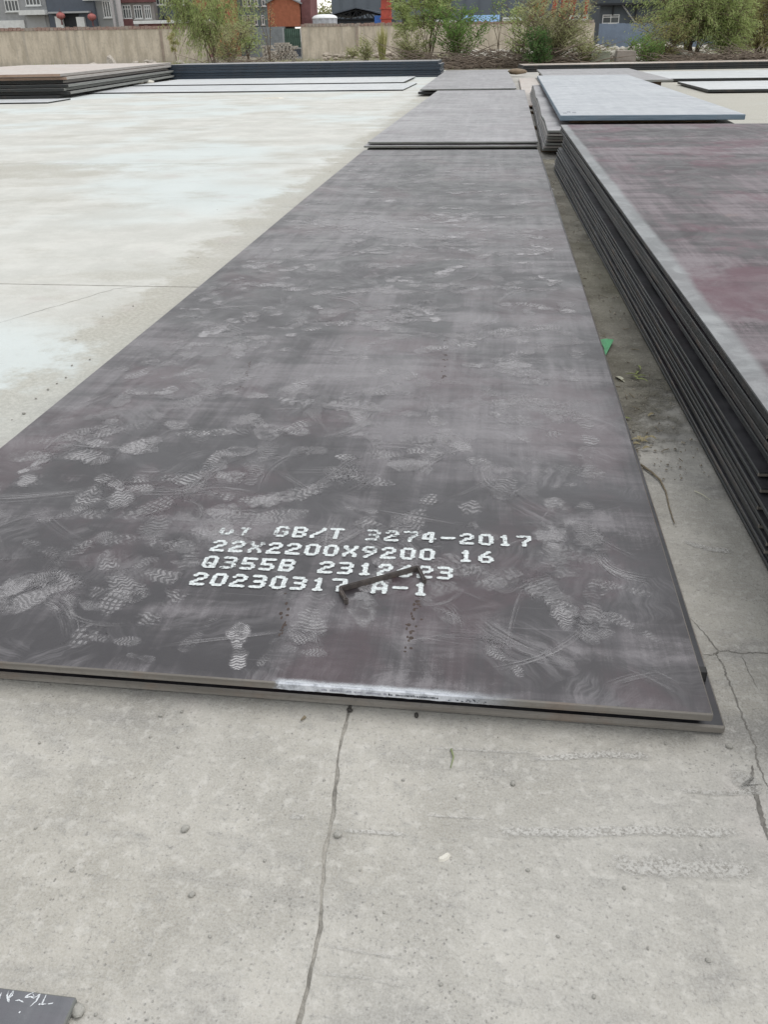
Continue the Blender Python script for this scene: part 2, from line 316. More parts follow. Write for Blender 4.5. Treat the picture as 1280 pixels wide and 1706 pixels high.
JW = lambda y: 0.0015*math.sin(y*13.0+0.7)+0.0016*math.sin(y*31.0)+0.0012*math.sin(y*71.0+2)
def xj(y): return -0.775 - 0.057*max(-2.2, min(3.55, y)) + 0.0035*math.sin(y*9.1) + 0.003*math.sin(y*23+1)
XB = [lambda y: -46.0, lambda y: -19.0, xj, lambda y: 11.5, lambda y: 46.0]
YB = [-8.0, -2.2, 3.55, 9.3, 15.05, 20.8, 26.55, 32.3, 42.0]
yard = MB(); yard.add([(-46, -8, -0.0022), (46, -8, -0.0022), (46, 42, -0.0022), (-46, 42, -0.0022)], [(0, 1, 2, 3)])
yard_o = yard.build('yard_pavement', simple('joint_filler', (0.25, 0.236, 0.208), 0.4, 14, 0.95, 0.5)); tag(yard_o, kind='structure')
def slab(xl, xr, y0, y1, near):
    g = 0.0035 if not near else 0.0019
    n = 400 if near else 6
    def jit(s=1.0): return random.uniform(-1, 1)*(0.0010 if near else 0.001)*s
    pts = []
    gy = 0.004 if y0 < -3 else 0.009
    ys = np.linspace(y0+gy, y1-gy, n)
    L_ = [(xl(v)+g+jit()+(abs(JW(v*1.3)) if near else 0), v) for v in ys]; R_ = [(xr(v)-g+jit()-(abs(JW(v)) if near else 0), v) for v in ys]
    nb = 60 if near else 8
    B_ = [(a, y0+gy+jit()) for a in np.linspace(L_[0][0], R_[0][0], nb)][1:-1]
    T_ = [(a, y1-gy+jit()) for a in np.linspace(L_[-1][0], R_[-1][0], nb)][1:-1]
    ring = B_ + R_ + T_[::-1] + L_[::-1]
    k = len(ring); cx = sum(p[0] for p in ring)/k
    ins = 0.0016 if near else 0.0025
    def inset(p):
        a, b = p
        a += ins if abs(a-xl(b)) < 0.03 else (-ins if abs(a-xr(b)) < 0.03 else 0)
        b += ins if abs(b-y0) < 0.03 else (-ins if abs(b-y1) < 0.03 else 0)
        return a, b
    v = [(a, b, -0.1) for a, b in ring] + [(a, b, -0.0011) for a, b in ring] + [(*inset(p), 0.0) for p in ring]
    f = [tuple(range(2*k, 3*k))]
    for i in range(k):
        j = (i+1) % k
        f += [(i, j, k+j, k+i), (k+i, k+j, 2*k+j, 2*k+i)]
    b = MB(); b.add(v, f); return b
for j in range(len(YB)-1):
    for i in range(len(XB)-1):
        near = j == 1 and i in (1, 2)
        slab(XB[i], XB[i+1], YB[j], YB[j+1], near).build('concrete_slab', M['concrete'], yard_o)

# cracks in the slab on the right: dirt-filled, ragged ribbons
M['crack'] = simple('crack_dirt', (0.18, 0.17, 0.152), 0.3, 60, 0.95)
def ribbon(mb, pts, wd, z=0.0006, sub=10, jit=0.002):
    P = [Vector((p[0], p[1])) for p in pts]; Q = []
    for a, b in zip(P[:-1], P[1:]):
        for k in range(sub):
            t = k/sub; q = a.lerp(b, t); Q.append(q + Vector((random.uniform(-jit, jit), random.uniform(-jit, jit))))
    Q.append(P[-1]); n = len(Q); v = []
    for i, q in enumerate(Q):
        t = (Q[min(i+1, n-1)]-Q[max(i-1, 0)]); t = t.normalized() if t.length > 1e-9 else Vector((1, 0)); nn = Vector((-t.y, t.x))
        ww = wd*(0.45+0.9*random.random())*0.5*min(1, 4*i/n+0.25, 4*(n-1-i)/n+0.25)
        v += [(q.x+nn.x*ww, q.y+nn.y*ww, z), (q.x-nn.x*ww, q.y-nn.y*ww, z)]
    mb.add(v, [(2*i, 2*i+1, 2*i+3, 2*i+2) for i in range(n-1)])
def gp(pts): return [at(*p, z=0.0) for p in pts]
ck = MB()
ribbon(ck, gp([(1120,985),(1150,1030),(1178,1060),(1197,1084),(1194,1091),(1206,1110),(1211,1127),(1220,1148),(1232,1180),(1245,1213),(1259,1242),(1262,1270),(1272,1292),(1282,1318),(1300,1350)]), 0.0042)
ribbon(ck, gp([(1172,1090),(1186,1092),(1197,1085),(1212,1084),(1235,1089),(1262,1087),(1310,1092)]), 0.003, 0.0009)
ribbon(ck, gp([(1235,1090),(1247,1117),(1265,1150)]), 0.0016, 0.0011)
ribbon(ck, gp([(1254,1275),(1252,1300),(1262,1330),(1272,1370),(1280,1400)]), 0.008, 0.0013, 8, 0.0012)
ck_o = ck.build('crack', M['crack'], yard_o)
lc = MB()
ribbon(lc, gp([(0,538),(60,520),(130,500),(190,482),(262,474)]), 0.0045, 0.0006, 8, 0.006)
lc.build('crack', M['crack'], yard_o)

# pale scraped ridges left on the slabs by dragged plates
def mat_scrape():
    m = NT('scraped_concrete'); U = m.uv(); u, v, _ = m.sep(U); P = m.pos()
    e = m.math('MULTIPLY', m.rng(m.math('ABSOLUTE', m.math('SUBTRACT', u, 0.5)), 0.0, 0.5, 1, 0), m.rng(m.math('ABSOLUTE', m.math('SUBTRACT', v, 0.5)), 0.28, 0.5, 1, 0))
    n = m.noise(m.map(P, (0.6, 1.6, 1)), 30, 7, 0.75); g = m.noise(P, 170, 3, 0.7)
    a = m.rng(m.math('ADD', m.math('ADD', m.math('MULTIPLY', n, 0.8), m.math('MULTIPLY', g, 0.35)), m.math('MULTIPLY', e, 0.46)), 0.68, 1.02)
    a = m.math('MULTIPLY', m.math('MULTIPLY', a, m.rng(e, 0.0, 0.25)), m.math('MULTIPLY', m.sep(m.attr('var'))[0], 0.72), clamp=True)
    c = m.mix(m.rng(g, 0.36, 0.58), (0.36, 0.345, 0.315), (0.60, 0.585, 0.55))
    return m.principled(c, 0.95, 0.1, 0, m.bump(g, 0.7, 0.008), a)
M['scrape'] = mat_scrape()
class Decals:
    """thin layers of dust, paint or powder lying on a surface, one mesh"""
    def __init__(s): s.v = []; s.f = []; s.uv = []; s.c = []; s.k = 0
    def strip(s, pts, wid, op, seed=None, z=0.0, ty=0.0):
        P = [Vector((p[0], p[1])) for p in pts]; n = len(P); b = len(s.v); r = random.random() if seed is None else seed
        W = wid if isinstance(wid, (list, tuple)) else [wid]*n
        L = [0.0]
        for a, q in zip(P[:-1], P[1:]): L.append(L[-1]+(q-a).length)
        for i, q in enumerate(P):
            t = (P[min(i+1, n-1)]-P[max(i-1, 0)]).normalized(); nn = Vector((t.y, -t.x))
            for side, u in ((-1, 0.0), (1, 1.0)):
                s.v.append((q.x+nn.x*W[i]*0.5*side, q.y+nn.y*W[i]*0.5*side, z+s.k*2.2e-6)); s.uv.append((u, L[i]/L[-1])); s.c.append((op, ty, r, 1))
        for i in range(n-1): s.f.append((b+2*i, b+2*i+1, b+2*i+3, b+2*i+2))
        s.k += 1
    def build(s, name, mat, parent=None):
        me = bpy.data.meshes.new(name); me.from_pydata(s.v, [], s.f); me.materials.append(mat)
        ul = me.uv_layers.new(name='UVMap'); ca = me.color_attributes.new('var', 'FLOAT_COLOR', 'POINT')
        for i, c in enumerate(s.c): ca.data[i].color = c
        for lp in me.loops: ul.data[lp.index].uv = s.uv[lp.vertex_index]
        me.update(); return link(name, me, parent)
sd = Decals()
for pts, wd, op in [([(765,1392),(870,1386),(960,1388),(1060,1382),(1165,1388),(1290,1384)], 0.026, 1.0), ([(862,1266),(930,1262),(1010,1258),(1110,1262)], 0.022, 1.0),
                    ([(985,1420),(1060,1445),(1150,1446),(1290,1450)], 0.045, 0.95), ([(1210,1290),(1245,1300),(1262,1330)], 0.05, 0.8), ([(560,1382),(640,1388),(690,1392)], 0.012, 0.9),
                    ([(700,1358),(760,1362),(815,1364)], 0.006, 0.7), ([(480,1360),(510,1362)], 0.012, 0.9), ([(1130,900),(1180,915),(1230,920)], 0.03, 1.0),
                    ([(520,1570),(600,1585),(690,1600)], 0.008, 0.6), ([(510,1620),(600,1628),(700,1650)], 0.006, 0.5), ([(700,1245),(820,1252),(900,1255)], 0.008, 0.6), ([(1110,1316),(1200,1322),(1290,1320)], 0.014, 0.8)]:
    q = gp(pts); q = [q[0].lerp(q[1], 0)]+q[1:]; sd.strip([a_.lerp(b_, t) for a_, b_ in zip(q[:-1], q[1:]) for t in (0, .25, .5, .75)]+[q[-1]], wd*1.7, op, z=0.0018)
sd.build('scrape_mark', M['scrape'], yard_o)

# ------------------------------------------------------------------ steel plates
def plate_mesh(name, width, length, t, mats, bev=0.0025, nseg=14, zf=None, xf=None, nx=1):
    """plate lying along +y from its near-left lower corner; slot 0 upper/lower face, slot 1 rolled and cut edges"""
    b = min(bev, t*0.3); ES = 2 if len(mats) > 2 else 1
    tx = [b + (width-2*b)*i/nx for i in range(nx+1)]
    prof = [(0, b), (0, t-b)] + [(q, t) for q in tx] + [(width, t-b), (width, b)] + [(q, 0) for q in tx[::-1]]
    n = len(prof); ys = [0, b] + [b+(length-2*b)*i/nseg for i in range(1, nseg)] + [length-b, length]
    v = []; f = []; mi = []
    for k, y in enumerate(ys):
        end = k in (0, len(ys)-1)
        for (px_, pz_) in prof:
            X, Z = px_, pz_
            if end: X = min(max(X, b), width-b); Z = min(max(Z, b), t-b)
            v.append((X + (xf(y) if xf else 0), y, Z + (zf(y, X) if zf else 0)))
    for k in range(len(ys)-1):
        for i in range(n):
            j = (i+1) % n; f.append((k*n+i, k*n+j, (k+1)*n+j, (k+1)*n+i))
            flat = (2 <= i < 2+nx) or (i >= 2+nx+3 and i < n-1)
            mi.append(0 if flat and 0 < k < len(ys)-2 else (ES if k in (0, len(ys)-2) and not flat else 1))
    f.append(tuple(range(n))[::-1]); mi.append(ES)
    f.append(tuple((len(ys)-1)*n+i for i in range(n))); mi.append(ES)
    f = [q[::-1] for q in f]
    me = bpy.data.meshes.new(name); me.from_pydata(v, [], f)
    for m_ in mats: me.materials.append(m_)
    me.polygons.foreach_set('material_index', mi); me.update()
    return me
def plate(label, x, y, width, length, t, z, mats, rz=0.0, group=None, **kw):
    o = link('steel_plate', plate_mesh('steel_plate', width, length, t, mats, **kw), None, (x, y, z), rz)
    return tag(o, label, 'steel plate', group)
ORD = ['lowest', 'second', 'third', 'fourth', 'fifth', 'sixth', 'seventh', 'eighth', 'ninth', 'tenth', 'eleventh', 'twelfth', 'thirteenth', 'fourteenth', 'fifteenth', 'sixteenth']

# the two plates in the foreground
PT = 0.075
bow = lambda y: 0.012*math.sin(math.pi*min(1, max(0, y/6.0)))
lower = plate('lower foreground steel plate, brown cut edge showing under the stencilled plate', -2.185, 0.018, 2.222, 9.97, 0.022, 0.004, (M['steel_black'], M['edge_cut']), 0.0, 'foreground steel plates', bev=0.004)
main = plate('large purple-grey steel plate with white stencilled lettering and dusty shoe prints', -2.2, 0.0, 2.2, 10.0, 0.022, PT-0.022, (M['steel_main'], M['edge_cut']), 0.0, 'foreground steel plates', nseg=40, bev=0.003, xf=bow)
ML = Vector((-2.2, 0.0))
for yy in (0.16, 2.3, 4.6, 7.0, 9.6):
    b = MB(); b.box(-2.17 if yy > 1 else -2.17, 0.012 if yy > 1 else 0.024, yy, yy+0.02, 0.0262, 0.0527)
    o = b.build('spacer_bar', M['edge_brown'])
    tag(o, {0.16: 'dark spacer bar end poking out between the two foreground plates near their corner', 2.3: 'second spacer bar from the near end, between the two foreground plates', 4.6: 'middle spacer bar between the two foreground plates', 7.0: 'fourth spacer bar from the near end, between the two foreground plates', 9.6: 'farthest spacer bar between the two foreground plates'}[yy], 'spacer bar', 'spacer bars between the foreground plates')

# stencilled dot-matrix paint on the plate
FONT = {
'0': '01110 10001 10001 10001 10001 10001 01110', '1': '00100 01100 00100 00100 00100 00100 01110', '2': '01110 10001 00001 00110 01000 10000 11111',
'3': '11110 00001 00001 01110 00001 00001 11110', '4': '00110 01010 10010 10010 11111 00010 00010', '5': '11111 10000 10000 11110 00001 00001 11110',
'6': '00010 00100 01000 11110 10001 10001 01110', '7': '11111 00001 00001 00010 00100 00100 00100', '9': '01110 10001 10001 01111 00010 00100 01000',
'A': '00100 01010 10001 10001 11111 10001 10001', 'B': '11110 10001 10001 11110 10001 10001 11110', 'C': '01110 10001 10000 10000 10001 10001 01110', 'G': '01110 10001 10000 10011 10001 10001 01110',
'Q': '01110 10001 10001 10001 10101 10011 01111', 'T': '11111 00100 00100 00100 00100 00100 00100', 'X': '10001 10001 01010 00100 01010 10001 10001',
'Y': '10001 10001 01010 00100 00100 00100 00100', '-': '00000 00000 00000 11111 00000 00000 00000', '/': '00001 00001 00010 00100 01000 10000 10000', ' ': ' '.join(['00000']*7)}
def mat_paint():
    m = NT('white_stencil_paint'); L = m.obj()
    n = m.noise(L, 90, 5, 0.72); k = m.noise(L, 9, 4, 0.6); op = m.sep(m.attr('var'))[0]
    thr = m.math('ADD', m.math('SUBTRACT', 0.77, m.math('MULTIPLY', op, 0.48)), m.math('MULTIPLY', m.math('SUBTRACT', k, 0.5), 0.5))
    a = m.rng(n, m.math('SUBTRACT', thr, 0.1), m.math('ADD', thr, 0.08))
    c = m.mix(m.rng(m.noise(L, 160, 3), 0.4, 0.65), (0.46, 0.49, 0.485), (0.68, 0.715, 0.71))
    return m.principled(c, 0.6, 0.4, 0, m.bump(n, 0.2, 0.002), m.math('MULTIPLY', a, 0.96))
M['paint'] = mat_paint()
class Dots:
    def __init__(s): s.v = []; s.f = []; s.c = []; s.k = 0
    def disc(s, x, y, rx, ry, op, z0):
        b = len(s.v); n = 12; z = z0 + (s.k % 13)*2.2e-5; s.k += 1; ph = random.random()
        for i in range(n):
            a = 2*math.pi*i/n; q = 1+random.uniform(-0.07, 0.07)
            s.v.append((x+rx*q*math.cos(a), y+ry*q*math.sin(a), z)); s.c.append((op, ph, 0, 1))
        s.f.append(tuple(range(b, b+n)))
    def build(s, name, mat, parent):
        me = bpy.data.meshes.new(name); me.from_pydata(s.v, [], s.f); me.materials.append(mat)
        ca = me.color_attributes.new('var', 'FLOAT_COLOR', 'POINT'); ca.data.foreach_set('color', [q for c in s.c for q in c]); me.update()
        return link(name, me, parent)
ROWS = [('CY GB/T 3274-2017', (-1.245, 0.598), 1.25, [.7,.7,.5,.74,.97,.97,.97,.76,.5,.72,.72,.85,.92,.8,.78,.8,.8,.74]),
        ('22X2200X9200 16', (-1.244, 0.508), 1.25, [.9,.8,.66,.97,.95,.97,.97,.85,.68,.97,.94,.92,.5,.9,.88]),
        ('Q355B 2312623', (-1.243, 0.426), 0.9, [.8,.66,.82,.9,.95,.5,.92,.85,.9,.85,.9,.95,.95]),
        ('20230317 A-1', (-1.247, 0.343), 1.35, [1,1,1,1,1,1,1,1,.5,1,1,1])]
CW, CH, CP = 0.0370, 0.058, 0.0532
for text, (ox, oy), ang, ops in ROWS:
    ca_, sa_ = math.cos(math.radians(ang)), math.sin(math.radians(ang))
    for i, ch in enumerate(text):
        rows = FONT[ch].split(); d = Dots()
        if ch == ' ': continue
        for r, bits in enumerate(rows):
            if text.startswith('CY') and i < 2 and r < 3-i: continue        # upper part worn away
            run = 0
            for c, bit in enumerate(bits):
                if bit != '1': continue
                for sub in ((0.0, 0.5) if c < 4 and bits[c+1] == '1' else (0.0,)):
                    lx = i*CP + (c+sub)*(CW-0.008)/4 + 0.004; ly = CH-0.005-r*(CH-0.010)/6
                    lx += random.uniform(-0.0009, 0.0009); ly += random.uniform(-0.0009, 0.0009)
                    X = ox+lx*ca_-ly*sa_; Y = oy+lx*sa_+ly*ca_
                    d.disc(X-ML.x, Y-ML.y, 0.0068*(1+random.uniform(-.1, .12)), 0.0058*(1+random.uniform(-.1, .12)), ops[i], 0.0237)
        d.build('stencil_character', M['paint'], main)

# paint band with fine print on the near edge
def mat_overspray():
    m = NT('white_overspray'); U = m.uv(); u, v, _ = m.sep(U); L = m.obj()
    n = m.noise(L, 30, 6, 0.7); g = m.noise(L, 260, 2, 0.7)
    ends = m.math('MULTIPLY', m.rng(v, 0.0, 0.05), m.rng(v, 0.55, 1.0, 1.0, 0.0))
    fade = m.rng(m.math('ADD', u, m.math('MULTIPLY', m.math('SUBTRACT', n, 0.5), 0.6)), 0.35, 1.1, 0, 1)
    a = m.math('MULTIPLY', m.math('MULTIPLY', fade, ends), m.rng(g, 0.25, 0.5, 0.45, 0.75))
    return m.principled((0.62, 0.65, 0.68), 0.5, 0.4, 0, None, a)
M['overspray'] = mat_overspray()
ov = Decals()
a0, a1 = at(452, 1130, z=PT), at(888, 1166, z=PT)
xa, xb = a0.x-ML.x, a1.x-ML.x
ov.strip([(xa, 0.0145), (xb, 0.0145)], 0.024, 1, z=0.0232)
ov.build('edge_paint', M['overspray'], main)
fb = MB()
N = 60
for i in range(N+1):
    xx = xa+(xb-xa)*(0.01+0.97*i/N)
    fb.v += [(xx, -0.0005, 0.0035+random.uniform(-0.001, 0.001)), (xx, -0.0005, 0.0188), (xx, 0.0031, 0.0226)]
for i in range(N):
    for q in (0, 1): fb.f.append((3*i+q, 3*i+q+3, 3*i+q+4, 3*i+q+1)); fb.m.append(0)
def mat_label():
    m = NT('white_edge_paint'); L = m.obj(); x, y, z = m.sep(L); n = m.noise(L, 40, 6, 0.7)
    t = m.math('DIVIDE', m.math('SUBTRACT', x, xa), xb-xa); q = m.math('ADD', t, m.math('MULTIPLY', m.math('SUBTRACT', n, 0.5), 0.12))
    a = m.math('MULTIPLY', m.rng(q, 0.0, 0.04), m.rng(q, 0.66, 1.0, 1.0, 0.0)); a = m.math('MULTIPLY', a, m.rng(n, 0.3, 0.5, 0.6, 1.0))
    return m.principled(m.mix(m.rng(n, 0.4, 0.65), (0.42, 0.44, 0.48), (0.62, 0.64, 0.68)), 0.5, 0.4, 0, None, a)
M['labelwhite'] = mat_label()
fb.build('label_strip', M['labelwhite'], main)
M['ink'] = simple('printing_ink', (0.03, 0.035, 0.05), 0.2, 30, 0.6); M['inkpale'] = simple('pale_printing_ink', (0.30, 0.30, 0.36), 0.2, 30, 0.6)
for name_, pa, pb, mt in (('fine_print', 0.46, 0.65, M['ink']), ('fine_print', 0.20, 0.455, M['inkpale'])):
    tk = MB(); xx = xa+(xb-xa)*pa
    while xx < xa+(xb-xa)*pb:
        wd = random.uniform(0.0012, 0.003); hh = random.uniform(0.003, 0.006)
        tk.box(xx, xx+wd, -0.0011, -0.0006, 0.0085, 0.0085+hh); xx += wd+random.uniform(0.0006, 0.002)+(0.006 if random.random() < 0.1 else 0)
    tk.build(name_, mt, main)
sm = MB(); 
for i in range(18):
    xx = xa+(xb-xa)*(0.76+0.06*random.gauss(0, .6)); zz = 0.006+0.009*random.random(); sm.box(xx, xx+random.uniform(.0008, .004), -0.0012, -0.0006, zz, zz+random.uniform(.0008, .002))
sm.build('ink_smudge', M['ink'], main)

# dusty shoe prints and scuffs
def mat_print():
    m = NT('dust_shoe_print'); U = m.uv(); u, v, _ = m.sep(U); op, ty, sd_ = m.sep(m.attr('var')); L = m.obj()
    wv = m.math('SUBTRACT', m.noise(L, 9, 3, 0.6), 0.5); wv2 = m.math('SUBTRACT', m.noise(m.map(L, (1, 1, 1), (4, 2, 0)), 14, 3, 0.6), 0.5)
    v = m.math('ADD', v, m.math('MULTIPLY', wv, 0.24)); u = m.math('ADD', u, m.math('MULTIPLY', wv2, 0.34))
    fc = m.n('ShaderNodeFloatCurve'); m.put(fc.inputs['Value'], v); cv = fc.mapping.curves[0]
    pts = [(0, 0.02), (0.04, 0.24), (0.12, 0.34), (0.26, 0.33), (0.45, 0.25), (0.60, 0.36), (0.76, 0.46), (0.89, 0.40), (0.97, 0.22), (1, 0.02)]
    cv.points[0].location = pts[0]; cv.points[1].location = pts[-1]
    for p in pts[1:-1]: cv.points.new(*p)
    fc.mapping.update()
    off = m.math('MULTIPLY', m.math('SINE', m.math('MULTIPLY', v, 5.5)), 0.035)
    ua = m.math('SUBTRACT', m.math('SUBTRACT', u, 0.5), off)
    edge = m.noise(L, 34, 4, 0.6)
    mask = m.rng(m.math('ADD', m.math('SUBTRACT', fc.outputs[0], m.math('ABSOLUTE', ua)), m.math('MULTIPLY', m.math('SUBTRACT', edge, 0.5), 0.5)), 0.0, 0.16)
    fq = m.rng(m.math('FRACT', m.math('MULTIPLY', sd_, 31.7)), 0, 1, 12, 22, False)
    zz = m.math('MULTIPLY', m.math('SINE', m.math('MULTIPLY', ua, m.rng(m.math('FRACT', m.math('MULTIPLY', sd_, 17.3)), 0, 1, 9, 24, False))), m.rng(m.math('FRACT', m.math('MULTIPLY', sd_, 5.9)), 0, 1, 0.15, 0.5, False))
    wave = m.math('SINE', m.math('MULTIPLY', m.math('ADD', m.math('MULTIPLY', v, fq), zz), 6.2832))
    zig = m.rng(wave, -0.25, 0.35)
    dots = m.rng(m.math('MULTIPLY', m.math('SINE', m.math('MULTIPLY', ua, 75)), m.math('SINE', m.math('MULTIPLY', v, 170))), -0.05, 0.3)
    bars = m.math('MULTIPLY', m.rng(m.math('SINE', m.math('MULTIPLY', ua, 42)), -0.5, 0.0), m.rng(m.math('SINE', m.math('MULTIPLY', v, 85)), -0.6, 0.0))
    toe = m.rng(v, 0.80, 0.83)
    tread = m.math('ADD', m.math('MULTIPLY', zig, m.math('SUBTRACT', 1.0, toe)), m.math('MULTIPLY', dots, toe))
    isb = m.rng(ty, 0.66, 0.67); tread = m.math('ADD', m.math('MULTIPLY', tread, m.math('SUBTRACT', 1.0, isb)), m.math('MULTIPLY', bars, isb))
    smear = m.rng(ty, 0.1, 0.3, 1.0, 0.0)                               # small ty: rubbed, hardly any tread
    tread = m.math('MAXIMUM', tread, m.math('MULTIPLY', smear, 0.75))
    arch = m.rng(m.math('ABSOLUTE', m.math('SUBTRACT', v, 0.38)), 0.03, 0.12, 0.25, 1.0)
    wa = m.math('MULTIPLY', m.math('FRACT', m.math('MULTIPLY', sd_, 7.31)), 0.9); wb = m.rng(m.math('FRACT', m.math('MULTIPLY', sd_, 13.7)), 0, 1, 0.28, 0.85, False)
    win = m.rng(m.math('ADD', m.math('ABSOLUTE', m.math('SUBTRACT', v, wa)), m.math('MULTIPLY', m.math('SUBTRACT', edge, 0.5), 0.5)), m.math('MULTIPLY', wb, 0.6), wb, 1.0, 0.0)
    patch = m.math('MULTIPLY', win, m.rng(m.noise(L, 15, 7, 0.72), 0.36, 0.56, 0.06, 1.0)); gr = m.rng(m.noise(L, 220, 3, 0.7), 0.3, 0.58, 0.45, 1.0); op = m.math('MULTIPLY', op, m.rng(m.sep(L)[1], 0.0, 6.0, 0.8, 2.0, False))
    a = m.math('MULTIPLY', m.math('MULTIPLY', m.math('MULTIPLY', mask, m.math('ADD', m.math('MULTIPLY', tread, 0.72), 0.28)), m.math('MULTIPLY', arch, patch)), m.math('MULTIPLY', gr, op), clamp=True)
    return m.principled((0.35, 0.34, 0.344), 0.85, 0.2, 0, None, a)
def mat_scuff():
    m = NT('dust_scuff'); U = m.uv(); u, v, _ = m.sep(U); op, ty, sd_ = m.sep(m.attr('var')); L = m.obj()
    vec = m.comb(m.math('MULTIPLY', u, 9.0), m.math('MULTIPLY', v, 1.2), m.math('MULTIPLY', sd_, 50))
    st = m.rng(m.noise(vec, 1.0, 5, 0.7), 0.42, 0.66)
    e = m.math('MULTIPLY', m.rng(m.math('ABSOLUTE', m.math('SUBTRACT', u, 0.5)), 0.18, 0.5, 1, 0), m.rng(m.math('ABSOLUTE', m.math('SUBTRACT', v, 0.5)), 0.12, 0.5, 1, 0))
    gr = m.rng(m.noise(L, 200, 3, 0.7), 0.3, 0.65, 0.4, 1.0)
    a = m.math('MULTIPLY', m.math('MULTIPLY', st, e), m.math('MULTIPLY', gr, op), clamp=True)
    return m.principled((0.35, 0.34, 0.344), 0.85, 0.2, 0, None, a)
M['print'] = mat_print(); M['scuff'] = mat_scuff()
pr = Decals(); su = Decals()
def loc2(px, py):
    p = at(px, py, z=PT); return Vector((p.x-ML.x, p.y-ML.y))
def shoe(heel, toe, op, ty, width=None, wfac=0.37, seed=None):
    d = toe-heel; Lh = d.length; wd = width or Lh*wfac
    if min(heel.x, toe.x) < 0.05 or max(heel.x, toe.x) > 2.15 or min(heel.y, toe.y) < (0.012 if seed else 0.05): return
    n = 5; pr.strip([heel+d*i/n for i in range(n+1)], wd, op, seed, ty=ty, z=0.0223)
def shoe_at(c, ang, op, ty, L=0.285, wfac=0.37):
    d = Vector((math.cos(ang), math.sin(ang)))*L*0.5; shoe(c-d, c+d, op, ty, None, wfac)
for (h, t, op, ty) in [((397,1117),(400,1034),.95,.5), ((872,1128),(812,1074),.8,.5), ((872,968),(962,1030),.85,.5), ((1085,992),(985,966),.75,.5), ((1100,1068),(1005,1020),.7,.5),
    ((930,1036),(1000,1074),.7,.5), ((905,1085),(960,1110),.5,.4), ((838,716),(884,736),.95,.4), ((800,784),(850,786),.7,.5), ((920,812),(962,806),.8,.45), ((28,790),(82,762),.9,.1), ((290,722),(394,720),1.0,.4),
    ((564,728),(614,722),.85,.5), ((574,846),(630,854),.75,.8), ((180,806),(256,816),.8,.5), ((345,824),(470,838),.85,.85), ((345,856),(514,860),.7,.5), ((105,992),(170,1016),.7,.5), ((182,962),(266,928),.6,.85),
    ((282,936),(345,938),.65,.5), ((470,1078),(550,1092),.65,.5), ((258,632),(332,618),.75,.4), ((226,656),(290,654),.8,.1), ((466,664),(636,684),.7,.5), ((150,1060),(235,1072),.55,.5), ((210,1090),(260,1100),.6,.7),
    ((360,1030),(300,1085),.4,.5), ((430,1110),(470,1060),.55,.5), ((900,690),(985,668),.4,.5), ((725,676),(725,712),.7,.5), ((445,545),(490,548),.8,.5), ((545,540),(660,540),.7,.5), ((670,518),(740,522),.6,.5),
    ((300,514),(335,516),.9,.3), ((410,560),(440,566),.6,.1), ((905,780),(870,830),.4,.5), ((780,870),(830,900),.5,.5), ((560,1000),(500,1050),.35,.5), ((700,990),(760,1040),.6,.5), ((640,990),(700,940),.3,.5), ((60,870),(140,850),.5,.5), ((40,900),(110,930),.4,.5)]:
    shoe(loc2(*h), loc2(*t), op*(1.7 if h == (397,1117) else 1.0), ty, seed=random.choice([.07, .071, .211, .346, .0695]))
rs = random.Random(5)
for i in range(420):                                   # the crowd of fainter prints, denser towards the near end
    y = 0.06 + 5.6*rs.random()**1.15; x = 0.08+2.02*rs.random()
    shoe_at(Vector((x, y)), rs.choice([0.1, 3.2, 1.5, -1.5])+rs.gauss(0, 0.55), rs.uniform(0.35, 0.9), rs.choice([0.05, 0.2, 0.5, 0.5, 0.5, 0.5, 0.85]), rs.uniform(0.25, 0.31))
for i in range(80):                                    # short, rubbed heel and toe marks farther on
    y = 2.0+6.8*rs.random(); x = 0.1+2.0*rs.random()
    shoe_at(Vector((x, y)), rs.gauss(0.1, 0.5), rs.uniform(0.4, 0.85), rs.choice([0.05, 0.2, 0.4]), rs.uniform(0.12, 0.26), 0.5)
def arc(p, q, bend, n=10):
    d = q-p; nn = Vector((-d.y, d.x)); return [p+d*(i/n)+nn*bend*math.sin(math.pi*i/n) for i in range(n+1)]
for (p, q, bend, wd, op) in [((992,915),(1092,965),-.22,.05,1.0), ((1000,930),(1090,975),-.2,.03,.8), ((858,872),(965,874),.02,.012,.7), ((905,885),(938,842),.15,.014,.9), ((955,868),(1085,940),-.05,.035,.5), ((690,1010),(775,975),-.2,.018,.6),
    ((735,1000),(765,1055),.12,.05,.6), ((640,770),(560,830),.1,.05,.35), ((430,830),(520,745),.15,.05,.5), ((300,830),(330,870),.2,.03,.8), ((380,780),(520,755),.05,.03,.6), ((440,684),(520,680),.03,.03,.6),
    ((230,580),(420,520),.02,.05,.4), ((100,690),(240,640),.05,.09,.35), ((150,850),(300,800),.06,.1,.4), ((1000,1150),(1120,1120),.05,.05,.35), ((330,560),(470,565),.02,.03,.7), ((520,590),(600,592),.03,.03,.6),
    ((960,880),(1060,850),.1,.06,.35), ((1030,1100),(1150,1160),.05,.06,.35), ((20,1000),(160,960),.1,.12,.35), ((500,930),(420,985),.1,.08,.25), ((615,560),(740,470),.02,.04,.3), ((560,405),(600,412),.2,.07,.8), ((540,408),(572,405),.1,.06,.8),
    ((720,440),(790,446),.02,.05,.8), ((620,432),(720,420),.05,.06,.5), ((600,300),(660,296),.02,.06,.5), ((860,560),(950,600),.05,.05,.5), ((690,640),(705,720),.1,.06,.4), ((750,560),(755,620),.03,.02,.4)]:
    su.strip(arc(loc2(*p), loc2(*q), bend), wd, op, z=0.0230)
